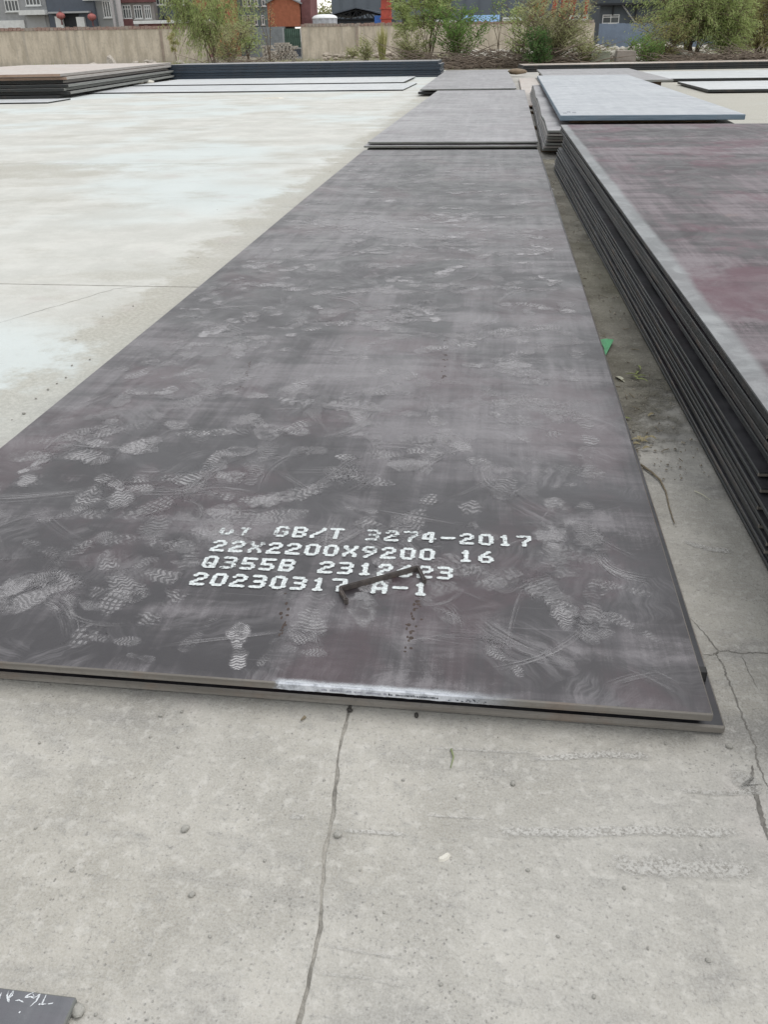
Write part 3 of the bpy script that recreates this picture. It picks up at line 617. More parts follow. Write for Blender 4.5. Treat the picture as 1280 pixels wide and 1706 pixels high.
for i in range(260):
    y = 0.08+8.0*rs.random()**1.4; x = 0.06+2.05*rs.random(); a = rs.choice([0.05, 0.05, 0.8, 1.5, 2.4])+rs.gauss(0, 0.4); L_ = rs.uniform(0.08, 0.45)
    p = Vector((x, y)); q = p+Vector((math.cos(a), math.sin(a)))*L_
    if 0.03 < q.x < 2.17 and 0.03 < q.y < 9.9: su.strip(arc(p, q, rs.gauss(0, 0.12), 7), rs.uniform(0.012, 0.1), rs.uniform(0.25, 0.75), z=0.0230)
for o in (pr.build('dust_shoe_prints', M['print'], main), su.build('dust_scuffs', M['scuff'], main)): o['kind'] = 'stuff'
# a dotted rusty run of old ink beside the lettering
M['rustmark'] = simple('rust_speck', (0.062, 0.045, 0.038), 0.3, 40, 0.9)
rd = Dots()
for (px0, py0, px1, py1, nn_) in [(697,985,680,1085,30), (745,565,738,640,26), (480,985,470,1060,14), (420,600,395,660,16)]:
    for i in range(nn_):
        t = rs.random(); p = loc2(px0+(px1-px0)*t, py0+(py1-py0)*t); rd.disc(p.x+rs.gauss(0, .006), p.y+rs.gauss(0, .004), rs.uniform(.002, .006), rs.uniform(.002, .007), 0.75, 0.0222)
rd.build('rust_specks', M['rustmark'], main)['kind'] = 'stuff'

# plates lying beyond in the same row
S2 = (M['steel_grey'], M['edge_grey'])
plate('lowest thin grey plate of the second row stack behind the stencilled plate', -2.20, 10.30, 2.2, 11.9, 0.03, 0.03, (M['steel_grey'], M['edge_black']), -0.006, 'plates in the second row')
plate('middle thin grey plate of the second row stack, jutting out a little', -2.235, 10.22, 2.23, 12.0, 0.022, 0.078, S2, -0.006, 'plates in the second row')
plate('top thin grey plate of the second row stack behind the stencilled plate', -2.195, 10.32, 2.2, 11.95, 0.022, 0.116, S2, -0.008, 'plates in the second row')
plate('pale grey plate at the far end of the middle row, before the bushes', -2.55, 22.35, 2.45, 14.0, 0.03, 0.14, S2, 0.012, 'plates at the far end of the row')
plate('plate under the pale far-end plate of the middle row', -2.62, 22.5, 2.5, 14.0, 0.05, 0.05, (M['steel_grey'], M['edge_black']), 0.012, 'plates at the far end of the row')

# tall stack on the right
RG = 'plates of the tall stack on the right'
STK = []                                                     # (left edge x at y = 0.8, near end y, far end y, thickness, gap below, edge)
for k in range(11):
    STK.append((0.290-0.0022*k+[0, .004, -.003, .002, -.005, .003, 0, .006, -.002, .004, .010][k], [0.25, 0.60, 0.688, 0.70, 0.765, 0.60, 0.80, 0.82, 0.35, 0.80, 0.86][k], 8.62+0.03*k+[0, .05, -.04, .02, .06, -.03, 0, .05, -.02, .03, .0][k], 0.0135, 0.0055, 'edge_brown' if k in (2, 4, 7) else 'edge_black'))
for k in range(4): STK.append((0.318-0.004*k, [0.90, 0.30, 0.95, 0.5][k], 9.05, 0.02, 0.0085, 'edge_brown' if k == 1 else 'edge_black'))
for k in range(4): STK.append(([0.276, 0.262, 0.268, 0.250][k], [0.1, 0.2, -0.2, -0.25][k], 9.2+0.03*k, 0.0175, 0.0045, 'edge_black'))
zc = 0.004
for k, (xn, yn, yf, th, gp_, ed) in enumerate(STK):
    t = k/(len(STK)-1); slope = (1-t)*(-0.0215)+t*(-0.006); zc += gp_; top = k == len(STK)-1
    word = ['bottom', 'second', 'third', 'fourth', 'fifth', 'sixth', 'seventh', 'eighth', 'ninth', 'tenth', 'eleventh', 'twelfth', 'thirteenth', 'fourteenth', 'fifteenth', 'sixteenth', 'seventeenth', 'eighteenth'][min(k, 17)]
    lab = 'topmost maroon-stained steel plate of the tall stack on the right' if top else f'{word} dark steel plate{"" if k == 0 else " from the bottom"} of the tall right-hand stack'
    plate(lab, xn+slope*(yn-0.8), yn, 2.35, yf-yn, th, zc, (M['steel_red'] if top else M['steel_black'], M[ed], M['edge_end'] if not top else M[ed]), -math.atan(slope), RG, nseg=16, bev=0.0025,
          zf=(lambda y, X, kk=k: 0.0013*math.sin(y*2.1+kk*1.3)), xf=(lambda y, kk=k: 0.003*math.sin(y*0.8+kk*2.1)))
    zc += th

# sagging grey stack behind it, with a thick blue-grey slab on top
GG = 'sagging grey plates behind the tall stack'
for k in range(7):
    z = 0.045 + k*0.041; x0 = 0.062+0.004*k+random.uniform(-.012, .012); y0 = 10.05-0.07*k+random.uniform(-.05, .05)
    y0 = max(y0, 9.62)
    lab = f'{ORD[k] if k else "lowest"} sagging light grey plate from the ground behind the tall stack' if k < 6 else 'top sagging light grey plate, directly under the blue-grey slab'
    plate(lab, x0, y0, 2.3, 12.1-0.1*k, 0.026, z, (M['steel_grey'], M['edge_pale'] if k % 2 else M['edge_grey']), -0.014, GG, nseg=40,
          zf=(lambda y, X, kk=k: (0.017*math.sin(y*1.45+0.5)+0.008*math.sin(y*2.9+1+kk*.4))*(0.25+kk/7)), bev=0.004)
for yy in (10.4, 13.4, 16.5, 19.6):
    b = MB(); b.box(0.06, 2.3, yy, yy+0.1, -0.001, 0.047); tag(b.build('timber_bearer', M['wood']), 'dark timber bearer under the sagging grey plates', 'timber', 'timber bearers under the grey stack')
nl, nr = at(934, 193, z=0.445), at(1262, 197, z=0.445)
ang = math.atan2(nr.y-nl.y, nr.x-nl.x)*0.35
slabo = plate('thick blue-grey steel slab lying on the sagging grey stack', nl.x, nl.y, nr.x-nl.x, 12.2, 0.06, 0.385, (M['steel_blue'], M['edge_blue']), -0.012, None, bev=0.006)
for yy in (10.5, 14.0, 18.0, 21.0):
    b = MB(); b.box(0.4, 2.2, yy, yy+0.08, 0.335, 0.3845); tag(b.build('timber_packer', M['wood']), 'timber packer between the blue-grey slab and the grey plates', 'timber', 'packers under the blue-grey slab')
ch = MB()
for (px_, py_) in ((941,189),(947,187),(956,188)):
    c = at(px_, py_, z=0.445); c = Vector((c.x-nl.x, c.y-nl.y))
    for q in range(4):
        a = random.random()*6.28; ch.v += [(c.x+random.uniform(-.03,.03), c.y+random.uniform(-.1,.1), 0.0606)]*0
        ch.box(c.x-0.02+0.012*q, c.x-0.014+0.012*q, c.y-0.12+0.05*(q % 2), c.y+0.1, 0.0604, 0.0608)
ch.build('chalk_marks', simple('dark_chalk', (0.16, 0.17, 0.2), 0.2, 20, 0.9), slabo)

# tan plate with a lump on it, and flat pale plates around
c = at(852, 124, z=0.06)
plate('narrow tan plate in the gap left of the sagging grey stack', -0.0, 17.8, 0.55, 13.0, 0.03, 0.04, (M['steel_tan'], M['edge_tan']), -0.008, None)
plate('grey plate lying behind the blue-grey slab', 0.75, 23.6, 3.2, 9.0, 0.05, 0.22, (M['steel_grey'], M['edge_grey']), 0.0, None)
for yy in (24.5, 31.5):
    b = MB(); b.box(0.8, 3.8, yy, yy+0.15, -0.001, 0.219); tag(b.build('timber_bearer', M['wood']), 'timber bearer under the grey plate behind the slab', 'timber', 'timber bearers under the far grey plate')
p = at(1093, 132, z=0.1); plate('wide pale plate right of the blue-grey slab, farther back', p.x, p.y, 14.0, 6.0, 0.07, 0.03, (M['steel_pale'], M['edge_black']), 0.0, 'pale plates on the right')
p = at(1181, 149, z=0.1); plate('pale plate at the right edge of the yard, nearer than the wide one', p.x, p.y, 9.0, 4.2, 0.06, 0.03, (M['steel_pale'], M['edge_black']), 0.0, 'pale plates on the right')
p0 = at(872, 123, z=0.0)
for k in range(3):
    plate(['lowest', 'middle', 'upper'][k]+' long black plate of the low stack before the willow', p0.x+0.02*k, 38.2+0.05*k, 30.0, 2.3, 0.07, 0.012+0.085*k, ((M['steel_black'], M['steel_black'], M['steel_tan'])[k], M['edge_black']), 0.085, 'long black plates at the back right')

# pale plates flat on the ground and the long dark stack, left
a_ = at(150, 153, z=0.03); b_ = at(668, 152, z=0.03)
plate('pale plate flat on the yard, nearest before the long navy stack', a_.x-0.3, 25.3, b_.x-a_.x+0.3, 3.9, 0.03, 0.004, (M['steel_pale'], M['edge_black']), -0.012, 'pale plates before the navy stack')
plate('second pale plate flat on the yard, close to the navy stack', -13.0, 29.1, 9.3, 4.6, 0.03, 0.034, (M['steel_pale'], M['edge_black']), 0.0, 'pale plates before the navy stack')
for k in range(5):
    plate(f'{ORD[k] if k<4 else "topmost"} long navy plate of the stack before the wall gap', -14.0+0.03*k+random.uniform(-.05,.05), 35.05+0.04*math.sin(k*2.1)+0.03*k, 11.25-0.08*k+random.uniform(-.05, .05), 2.3, 0.096, 0.02+0.104*k, (M['steel_grey'], M['edge_navy']), 0.004*math.sin(k), 'long navy plates at the back left', bev=0.006)
plate('thin plate foot sticking out at the right end of the navy stack', -4.2, 34.6, 1.5, 1.6, 0.04, 0.006, (M['steel_black'], M['edge_navy']))
bl = at(92, 167, z=0.0)
tops = [('edge_black', 'edge_black', 'steel_black'), ('edge_grey', 'edge_black', 'steel_black'), ('edge_grey', 'edge_black', 'steel_black'), ('edge_grey', 'edge_black', 'steel_black'), ('edge_pale', 'edge_black', 'steel_grey'), ('edge_pale', 'edge_tan', 'steel_tan'), ('edge_pale', 'edge_tan', 'steel_tan')]
for k in range(7):
    plate(f'{ORD[k] if k<6 else "topmost tan"} plate from the ground in the stack at the left edge', bl.x-6.0+[-.1,.16,.06,.16,-.12,.05,.0][k], 22.5+[0,.2,.05,.15,.45,.35,.1][k], 6.0, 12.4, 0.072, 0.012+0.088*k, (M[tops[k][2]], M[tops[k][0]], M[tops[k][1]]), 0.10, 'plates in the stack at the left edge', bev=0.005)
for k in range(4):
    q = at(72-5*k, 119, z=0.0); plate(['lowest', 'second', 'third', 'topmost'][k]+' dark plate of the far low pile at the left edge', q.x-8, 41.0, 8.0, 2.4, 0.1, 0.02+0.125*k, (M['steel_grey'], M['edge_navy']), 0.0, 'dark plates far left')
q = at(86, 171, z=0.02)
plate('thin pale plate flat on the ground before the left stack', q.x-7.0, 20.6, 7.0, 1.5, 0.03, 0.004, (M['steel_pale'], M['edge_black']), 0.06)

# ------------------------------------------------------------------ small things near the camera
def stone_mesh(name, r, seed, squash=0.6):
    rg = random.Random(seed); t = (1+5**.5)/2
    V = [Vector(p).normalized() for p in [(-1,t,0),(1,t,0),(-1,-t,0),(1,-t,0),(0,-1,t),(0,1,t),(0,-1,-t),(0,1,-t),(t,0,-1),(t,0,1),(-t,0,-1),(-t,0,1)]]
    Fc = [(0,11,5),(0,5,1),(0,1,7),(0,7,10),(0,10,11),(1,5,9),(5,11,4),(11,10,2),(10,7,6),(7,1,8),(3,9,4),(3,4,2),(3,2,6),(3,6,8),(3,8,9),(4,9,5),(2,4,11),(6,2,10),(8,6,7),(9,8,1)]
    cache = {}
    def midp(a, b):
        k = (min(a, b), max(a, b))
        if k not in cache: V.append(((V[a]+V[b])*0.5).normalized()); cache[k] = len(V)-1
        return cache[k]
    F2 = []
    for a, b, c_ in Fc:
        x, y, z = midp(a, b), midp(b, c_), midp(c_, a); F2 += [(a, x, z), (b, y, x), (c_, z, y), (x, y, z)]
    ax = [rg.uniform(0.75, 1.25), rg.uniform(0.6, 1.0), squash]
    me = bpy.data.meshes.new(name); vv = []
    for v in V:
        q = 1+rg.uniform(-0.14, 0.14); vv.append((v.x*ax[0]*r*q, v.y*ax[1]*r*q, v.z*ax[2]*r*q))
    lo = min(p[2] for p in vv); vv = [(a, b, c_-lo) for a, b, c_ in vv]
    me.from_pydata(vv, [], F2); me.polygons.foreach_set('use_smooth', [True]*len(F2)); return me
M['stone'] = simple('grey_pebble', (0.33, 0.32, 0.29), 0.25, 40, 0.9, 0.3); M['stone_w'] = simple('white_chip', (0.60, 0.575, 0.51), 0.1, 40, 0.8); M['stone_d'] = simple('dark_chip', (0.055, 0.05, 0.045), 0.3, 40, 0.9)
def pebble(px, py, r, label, mat='stone', group=None, seed=None, sq=0.6):
    me = stone_mesh('pebble', r, seed if seed is not None else int(px*7+py)); me.materials.append(M[mat])
    p = at(px, py, z=0.0); o = link('pebble', me, None, (p.x, p.y, -0.0008), random.random()*6.28); return tag(o, label, 'pebble', group)
pebble(309, 1382, 0.0095, 'round grey pebble alone on the slab left of the joint')
pebble(563, 1392, 0.0095, 'grey pebble touching the slab joint on its right side')
pebble(131, 1686, 0.0105, 'pebble at the corner of the small chalked plate')
b = MB(); b.add([(-.013,-.006,0),(-.004,-.0085,0),(.006,-.005,0),(.0125,.002,0),(.009,.0075,0),(.002,.005,0),(-.004,.003,0),(-.0125,.0015,0)]+[(-.011,-.0045,.004),(-.0035,-.006,.0055),(.005,-.0035,.006),(.010,.002,.0045),(.0075,.0055,.005),(.002,.0035,.006),(-.0035,.0015,.005),(-.010,.001,.0035)], [tuple(range(7, -1, -1)), tuple(range(8, 16))]+[(k_, (k_+1) % 8, 8+(k_+1) % 8, 8+k_) for k_ in range(8)])
p = at(741, 1428, z=0.0); tag(b.build('stone_chip', M['stone_w'], None, (p.x, p.y, 0.0), 0.35), 'white stone chip, the brightest spot on the foreground slab', 'stone chip')
pebble(583, 1184, 0.007, 'dark chip where the slab joint meets the plates', 'stone_d')
pebble(855, 1306, 0.0075, 'grey pebble below the white scrape in front of the plates')
pebble(1215, 1244, 0.0075, 'pale pebble right of the plate corner, beside the crack')
pebble(268, 1193, 0.006, 'palest pebble in the small cluster before the left part of the plates')
pebble(320, 1491, 0.006, 'small pebble below the round grey pebble on the left slab')
pebble(694, 1193, 0.0075, 'black chip close under the near edge of the plates', 'stone_d')
PG = 'tiny pebbles scattered on the foreground slabs'
for i, (px_, py_) in enumerate([(441,1434),(459,1500),(305,1206),(303,1186),(250,1228),(297,1245),(408,1263),(487,1222),(66,1238),(1168,1408),(1110,1240),(830,1228),(540,1300),(200,1330),(760,1330),(930,1560),(1080,1580),(880,1450),(640,1520),(735,1640),(250,1590),(120,1450),(60,1380),(990,1660),(1180,1600),(1040,1480),(600,1450),(672,1300),(350,1560),(160,1690)]):
    pebble(px_, py_, random.uniform(0.0022, 0.0045), 'tiny grey pebble scattered on the concrete before the plates', 'stone', PG)
GPG = 'small stones on the white slab along the left plate edge'
for i, (px_, py_) in enumerate([(171,528),(127,567),(222,511),(80,650),(95,640),(40,690),(120,610),(506,285),(550,287),(330,430),(362,350),(150,600),(60,665),(110,630),(20,700)]):
    pebble(px_, py_, random.uniform(0.004, 0.0075), 'small dark stone on the white slab left of the plates', 'stone', GPG)

# the small chalked offcut in the corner
c0, c1 = at(128, 1660, z=0.016), at(0, 1648, z=0.016)
rz_ = math.atan2(c0.y-c1.y, c0.x-c1.x)
off = tag(link('steel_offcut', None if False else plate_mesh('steel_offcut', 0.42, 0.30, 0.012, (M['steel_blue'], M['edge_grey']), nseg=4)), 'small dark grey steel offcut with chalk scribbles in the corner', 'steel plate')
off.data.materials[0] = mat_steel('offcut_grey', (0.085, 0.088, 0.096), (0.13, 0.133, 0.142), (0.22, 0.222, 0.226), (0.12, 0.10, 0.12), 0.3, dust=0.5, seed=31)
off.rotation_euler = (0, 0, rz_-0.03)
R2 = Matrix.Rotation(rz_-0.03, 3, 'Z'); o_ = Vector((c0.x, c0.y, 0.004)) - R2 @ Vector((0.42, 0.30, 0)); off.location = o_
ck2 = MB()
def off_l(cx, cy):
    p = at(cx*0.15625, 1600+cy*0.15625, z=0.016); q = R2.inverted() @ (Vector((p.x, p.y, 0))-Vector((o_.x, o_.y, 0))); return (q.x, q.y)
for st in [[(95,320),(75,370),(85,430),(100,440),(95,390),(120,350),(140,320)], [(150,320),(130,370),(95,400)], [(160,430),(205,420),(250,445)], [(370,330),(310,360),(270,390),(330,385),(370,400),(350,350)], [(370,395),(425,360),(390,430),(320,488)], [(495,360),(470,410),(445,465),(495,462)], [(440,462),(410,468)], [(510,462),(570,450)], [(20,340),(0,375),(-10,420)], [(200,560),(220,540)]]:
    ribbon(ck2, [off_l(*s_) for s_ in st], 0.0022, 0.0125, 5, 0.0004)
ck2.build('chalk_writing', simple('white_chalk', (0.62, 0.64, 0.66), 0.15, 80, 0.95), off)

# bent steel bracket lying across the lettering
M['bracket'] = simple('rusty_dark_bracket', (0.085, 0.072, 0.066), 0.4, 60, 0.55, 0.3, dirt=(0.12, 0.085, 0.065))
br = MB(); path = [at(577, 1005, z=PT), at(566, 986, z=PT), at(697, 951, z=PT), at(707, 971, z=PT)]
path = [Vector((p.x, p.y)) for p in path]
root = empty('steel_bracket', (path[1].x, path[1].y, PT+0.0012)); tag(root, 'dark U-shaped steel bracket lying across the stencilled lettering', 'bracket')
pth = [p-path[1] for p in path]
def offs(ps, d):
    out = []
    for i, p in enumerate(ps):
        n1 = (ps[i]-ps[i-1]).normalized() if i else None; n2 = (ps[i+1]-ps[i]).normalized() if i < len(ps)-1 else None
        a = n1 or n2; b_ = n2 or n1; t = (a+b_).normalized(); nn = Vector((-t.y, t.x)); k = d/max(0.3, nn.dot(Vector((-a.y, a.x)))); out.append(p+nn*k)
    return out
def smooth_path(ps, r=0.006):
    out = [ps[0]]
    for i in range(1, len(ps)-1):
        a = (ps[i-1]-ps[i]).normalized(); b_ = (ps[i+1]-ps[i]).normalized()
        for t in (0, .33, .66, 1): p1 = ps[i]+a*r*(1-t); p2 = ps[i]+b_*r*t; out.append(p1*(1-t)+p2*t if False else ps[i]+a*r*(1-t)**2+b_*r*t**2)
    return out+[ps[-1]]
sp_ = smooth_path(pth); H_ = 0.0125; ol, orr = offs(sp_, 0.0032), offs(sp_, -0.0032)
def chan(s0, s1, z0, z1, name):
    b = MB(); n = len(s0); v = []
    for i in range(n): v += [(s0[i].x, s0[i].y, z0), (s1[i].x, s1[i].y, z0), (s1[i].x, s1[i].y, z1), (s0[i].x, s0[i].y, z1)]
    f = [(4*i+k, 4*i+(k+1) % 4, 4*i+4+(k+1) % 4, 4*i+4+k) for i in range(n-1) for k in range(4)] + [(3, 2, 1, 0), (4*n-4, 4*n-3, 4*n-2, 4*n-1)]
    b.add(v, f); return b.build(name, M['bracket'], root)
chan(ol, orr, 0.0, H_, 'bar')
chan(ol, offs(sp_, 0.0016), H_, H_+0.0022, 'rib'); chan(offs(sp_, -0.0016), orr, H_, H_+0.0022, 'rib')
for e in (0, -1):
    b = MB(); c_ = sp_[e]; ring = []
    for k in range(14):
        a = 2*math.pi*k/14; ring.append(Vector((math.cos(a), math.sin(a), 0)))
    v = []
    for q in ring: v += [(c_.x+q.x*0.0060, c_.y+q.y*0.0060, 0.0004), (c_.x+q.x*0.0060, c_.y+q.y*0.0060, H_+0.001), (c_.x+q.x*0.0036, c_.y+q.y*0.0036, H_+0.001), (c_.x+q.x*0.0036, c_.y+q.y*0.0036, 0.0004)]
    b.add(v, [(4*k+j, 4*((k+1) % 14)+j, 4*((k+1) % 14)+(j+1) % 4, 4*k+(j+1) % 4) for k in range(14) for j in range(4)])
    b.build('eye', M['bracket'], root, smooth=False)

# dirt, leaves and twigs in the gap
def gap_dirt():
    nx_, ny_ = 26, 240; v = []; f = []
    for j in range(ny_+1):
        y = 0.95+8.7*j/ny_
        for i in range(nx_+1):
            x = 0.035+(0.32-0.035)*i/nx_ - 0.010*(y-1)
            h = 0.004*(math.sin(x*60+math.sin(y*7)*2)*0.5+math.sin(y*19+x*33)*0.5)+0.004*math.sin(y*3.1+x*9)+random.uniform(-.0022, .0022)
            cov = min(1, max(0, (y-0.95)/0.7)); v.append((x, y, -0.005+0.0125*cov*(0.85+0.15*math.sin(y*2.3+x*14))+h*0.55*cov))
    for j in range(ny_):
        for i in range(nx_): a = j*(nx_+1)+i; f.append((a, a+1, a+nx_+2, a+nx_+1))
    b = MB(); b.add(v, f); o = b.build('dirt_drift', M['gapdirt'], smooth=True); return tag(o, 'brown dirt drifted along the gap beside the tall stack', 'dirt', kind='stuff')
gap_dirt()
M['leaf_dry'] = simple('dry_leaf', (0.34, 0.29, 0.17), 0.3, 30, 0.8); M['leaf_pale'] = simple('pale_leaf', (0.50, 0.49, 0.38), 0.15, 30, 0.8); M['leaf_green'] = simple('wilted_green_leaf', (0.24, 0.27, 0.10), 0.25, 30, 0.75); M['twig'] = simple('twig_bark', (0.21, 0.175, 0.12), 0.3, 50, 0.9)
M['twig_g'] = simple('green_twig', (0.20, 0.23, 0.12), 0.2, 50, 0.8)
def leaf(px, py, L_, wd, ang, mat, label, z=0.008, group=None):
    n = 7; v = []; f = []
    for i in range(n+1):
        t = i/n; hw = wd*0.5*math.sin(math.pi*min(1, t*0.97+0.02))**0.8; zz = 0.006*math.sin(math.pi*t)
        v += [((t-.5)*L_, -hw, zz+0.004*hw/wd), ((t-.5)*L_, 0, zz), ((t-.5)*L_, hw, zz+0.006*hw/wd)]
    for i in range(n):
        for k in (0, 1): f.append((3*i+k, 3*i+3+k, 3*i+4+k, 3*i+1+k))
    nv = len(v); v += [(a, b_, c_+0.0006) for a, b_, c_ in v]; f = [q[::-1] for q in f]+[tuple(i+nv for i in q) for q in f]
    b = MB(); b.add(v, f); p = at(px, py, z=z); return tag(b.build('leaf', M[mat], None, (p.x, p.y, z), ang), label, 'leaf', group)
leaf(1033, 632, 0.075, 0.02, 2.0, 'leaf_pale', 'pale oval leaf on the dirt below the green shard')
leaf(1043, 699, 0.045, 0.012, 0.2, 'leaf_green', 'small green leaf against the plate edge in the gap')
leaf(1086, 692, 0.04, 0.014, 0.6, 'leaf_dry', 'dry leaf in the middle of the gap, lower than the sprig')
for i, (dx, dy, an) in enumerate([(0, 0, 1.2), (6, 6, 0.4), (-4, 8, 2.2), (3, -9, 1.7), (-9, 3, 2.9), (7, 12, -.4)]):
    leaf(1062+dx, 622+dy, 0.06, 0.011, an, 'leaf_green', 'narrow yellow-green leaf of the wilted sprig in the gap', 0.010+0.003*i, 'wilted sprig leaves')
for i in range(9):
    leaf(1060+random.uniform(-6, 26), 738+random.uniform(-12, 14), 0.035, 0.014, random.random()*6.3, 'leaf_dry', 'curled brown leaf of the litter heap against the plate edge', 0.009+0.002*i, 'brown leaf litter in the gap')
for i in range(46):
    yy = random.uniform(1.3, 6.5); b = at(1000, 600, z=0); xx = random.uniform(0.05, 0.22)-0.012*(yy-1); 
    n_ = MB(); a = random.random()*6.3; Lh = random.uniform(.012, .05)
    pts_ = [(xx+math.cos(a)*Lh*q, yy+math.sin(a)*Lh*q+random.uniform(-.003, .003), 0.011+0.004*math.sin(q*3)) for q in (-.5, -.1, .3, .5)]
    n_.tube(pts_, random.uniform(.0008, .002), 5); tag(n_.build('twig', M['twig']), 'short bit of dry twig on the dirt in the gap', 'twig', 'twig bits in the gap')
def twig(pxs, r, label, mat='twig', z=0.006):
    b = MB(); q = [at(*p, z=z) for p in pxs]; n = len(q)
    b.tube([(p.x, p.y, z+0.003*math.sin(i*1.3)) for i, p in enumerate(q)], [r*(1-0.6*i/(n-1)) for i in range(n)], 6)
    return tag(b.build('twig', M[mat]), label, 'twig')
twig([(1068,774),(1086,788),(1100,800),(1110,818),(1116,845),(1124,872)], 0.0042, 'long bent twig in the gap beside the plate edge')
twig([(1158,818),(1172,826),(1184,834)], 0.002, 'straight pale straw on the bare concrete of the gap', 'leaf_pale')
twig([(752,1248),(756,1262),(751,1280)], 0.0026, 'short green twig on the concrete before the near plate edge', 'twig_g', 0.003)
twig([(508,1194),(502,1201)], 0.004, 'short dark bit of bark before the near plate edge', 'twig', 0.004)
gr_ = MB()
for i in range(260):
    yy = 1.2+7.0*random.random()**1.4; xx = random.uniform(0.045, 0.27)-0.011*(yy-1); rr = random.uniform(.0015, .006)*(1+0.12*yy); zz = 0.006
    v_ = [(xx+rr*math.cos(k_*1.2566+i)*random.uniform(.7, 1.1), yy+rr*math.sin(k_*1.2566+i)*random.uniform(.7, 1.1), zz) for k_ in range(5)]; gr_.add(v_+[(a_[0]*.4+xx*.6, a_[1]*.4+yy*.6, zz+rr*.8) for a_ in v_], [(5, 6, 7, 8, 9)]+[(k_, (k_+1) % 5, 5+(k_+1) % 5, 5+k_) for k_ in range(5)])
tag(gr_.build('grit', simple('gap_grit', (0.30, 0.27, 0.22), 0.5, 30, 0.95)), 'loose grit scattered over the dirt in the gap', 'grit', kind='stuff')
# green plastic shard
b = MB(); tri = [at(999, 566, z=0.02), at(1023, 566, z=0.03), at(1009, 593, z=0.016)]
mid_ = (tri[0]+tri[2])*0.5+Vector((0.006, 0, 0.003)); mid2 = (tri[0]+tri[1])*.5+Vector((0, .004, .004))
P4 = [tri[0], mid2, tri[1], tri[2], mid_]
b.add([tuple(p) for p in P4]+[tuple(p-Vector((0, 0, 0.003))) for p in P4], [(0, 4, 3, 2, 1), (5, 6, 7, 8, 9), (0, 1, 6, 5), (1, 2, 7, 6), (2, 3, 8, 7), (3, 4, 9, 8), (4, 0, 5, 9)])
tag(b.build('plastic_shard', simple('green_plastic', (0.05, 0.30, 0.11), 0.25, 30, 0.45)), 'bright green plastic shard beside the plate edge in the gap', 'plastic shard')
# flat white scrap on the far yard
b = MB(); p = at(455, 165, z=0.0); b.add([(-.25,-.12,0),(.2,-.16,0),(.3,.1,0),(-.1,.18,0),(-.2,-.08,.03),(.16,-.1,.045),(.22,.06,.03),(-.06,.12,.02)], [(0,3,2,1),(4,5,6,7),(0,1,5,4),(1,2,6,5),(2,3,7,6),(3,0,4,7)])
tag(b.build('concrete_scrap', M['stone_w'], None, (p.x, p.y, 0.0)), 'lone pale lump of scrap on the far white yard', 'scrap')
for (px_, py_, lb) in ((228, 142, 'white lump beside the foot of the left stack'), (249, 141, 'flat white lump right of the left stack'), (861, 125, 'brown lump lying on the narrow tan plate')):
    me = stone_mesh('rubble_lump', 0.22 if 'brown' not in lb else 0.3, int(px_), 0.35); me.materials.append(M['stone_w'] if 'white' in lb else simple('brown_lump', (.2, .15, .1))); p = at(px_, py_, z=0.0 if 'white' in lb else 0.07)
    tag(link('rubble_lump', me, None, (p.x, p.y, -0.005 if 'white' in lb else 0.07)), lb, 'rubble')
# ------------------------------------------------------------------ rough ground beyond the yard
def mound_z(x, y):
    t = min(1, max(0, (y-42.2)/9.0)); t = t*t*(3-2*t)
    h = (0.04+0.14*min(1, max(0, (x+30)/25)))*t + t*(0.06*math.sin(x*0.9+y*0.4)+0.05*math.sin(x*2.3-y*1.1)+0.04*math.sin(x*5.1+y*2.7))
    return h - 0.004
nx_, ny_ = 150, 60; v = []; f = []
for j in range(ny_+1):
    for i in range(nx_+1):
        x = -60+120*i/nx_; y = 42.1+40*(j/ny_)**1.3
        v.append((x, y, mound_z(x, y)+random.uniform(-.03, .03)*(1 if j else 0)))
for j in range(ny_):
    for i in range(nx_): a = j*(nx_+1)+i; f.append((a, a+1, a+nx_+2, a+nx_+1))
b = MB(); b.add(v, f); tag(b.build('rough_terrain', M['dirt'], smooth=True), kind='structure')

# ------------------------------------------------------------------ boundary wall
def wall_line(x): return 56.0+(x+34.0)*0.40
def wall_x(px):
    d = FW + RT*(px-640)/F_PX - UP*(60-853)/F_PX; t = (56.0+(CAM[0]+34.0)*0.40-CAM[1])/(d[1]-0.40*d[0]); return CAM[0]+d[0]*t
def mat_plaster():
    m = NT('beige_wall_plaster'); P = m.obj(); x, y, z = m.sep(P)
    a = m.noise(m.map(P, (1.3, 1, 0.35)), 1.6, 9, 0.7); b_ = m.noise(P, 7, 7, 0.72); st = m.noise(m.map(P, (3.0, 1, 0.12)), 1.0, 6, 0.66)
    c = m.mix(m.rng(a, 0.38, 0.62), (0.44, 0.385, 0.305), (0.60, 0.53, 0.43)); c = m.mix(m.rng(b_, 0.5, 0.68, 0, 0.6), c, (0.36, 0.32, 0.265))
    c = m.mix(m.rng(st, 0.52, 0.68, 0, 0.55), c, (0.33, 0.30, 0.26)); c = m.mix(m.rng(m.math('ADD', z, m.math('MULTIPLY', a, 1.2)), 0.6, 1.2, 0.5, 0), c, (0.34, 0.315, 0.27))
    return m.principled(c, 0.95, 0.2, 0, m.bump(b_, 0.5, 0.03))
M['plaster'] = mat_plaster()
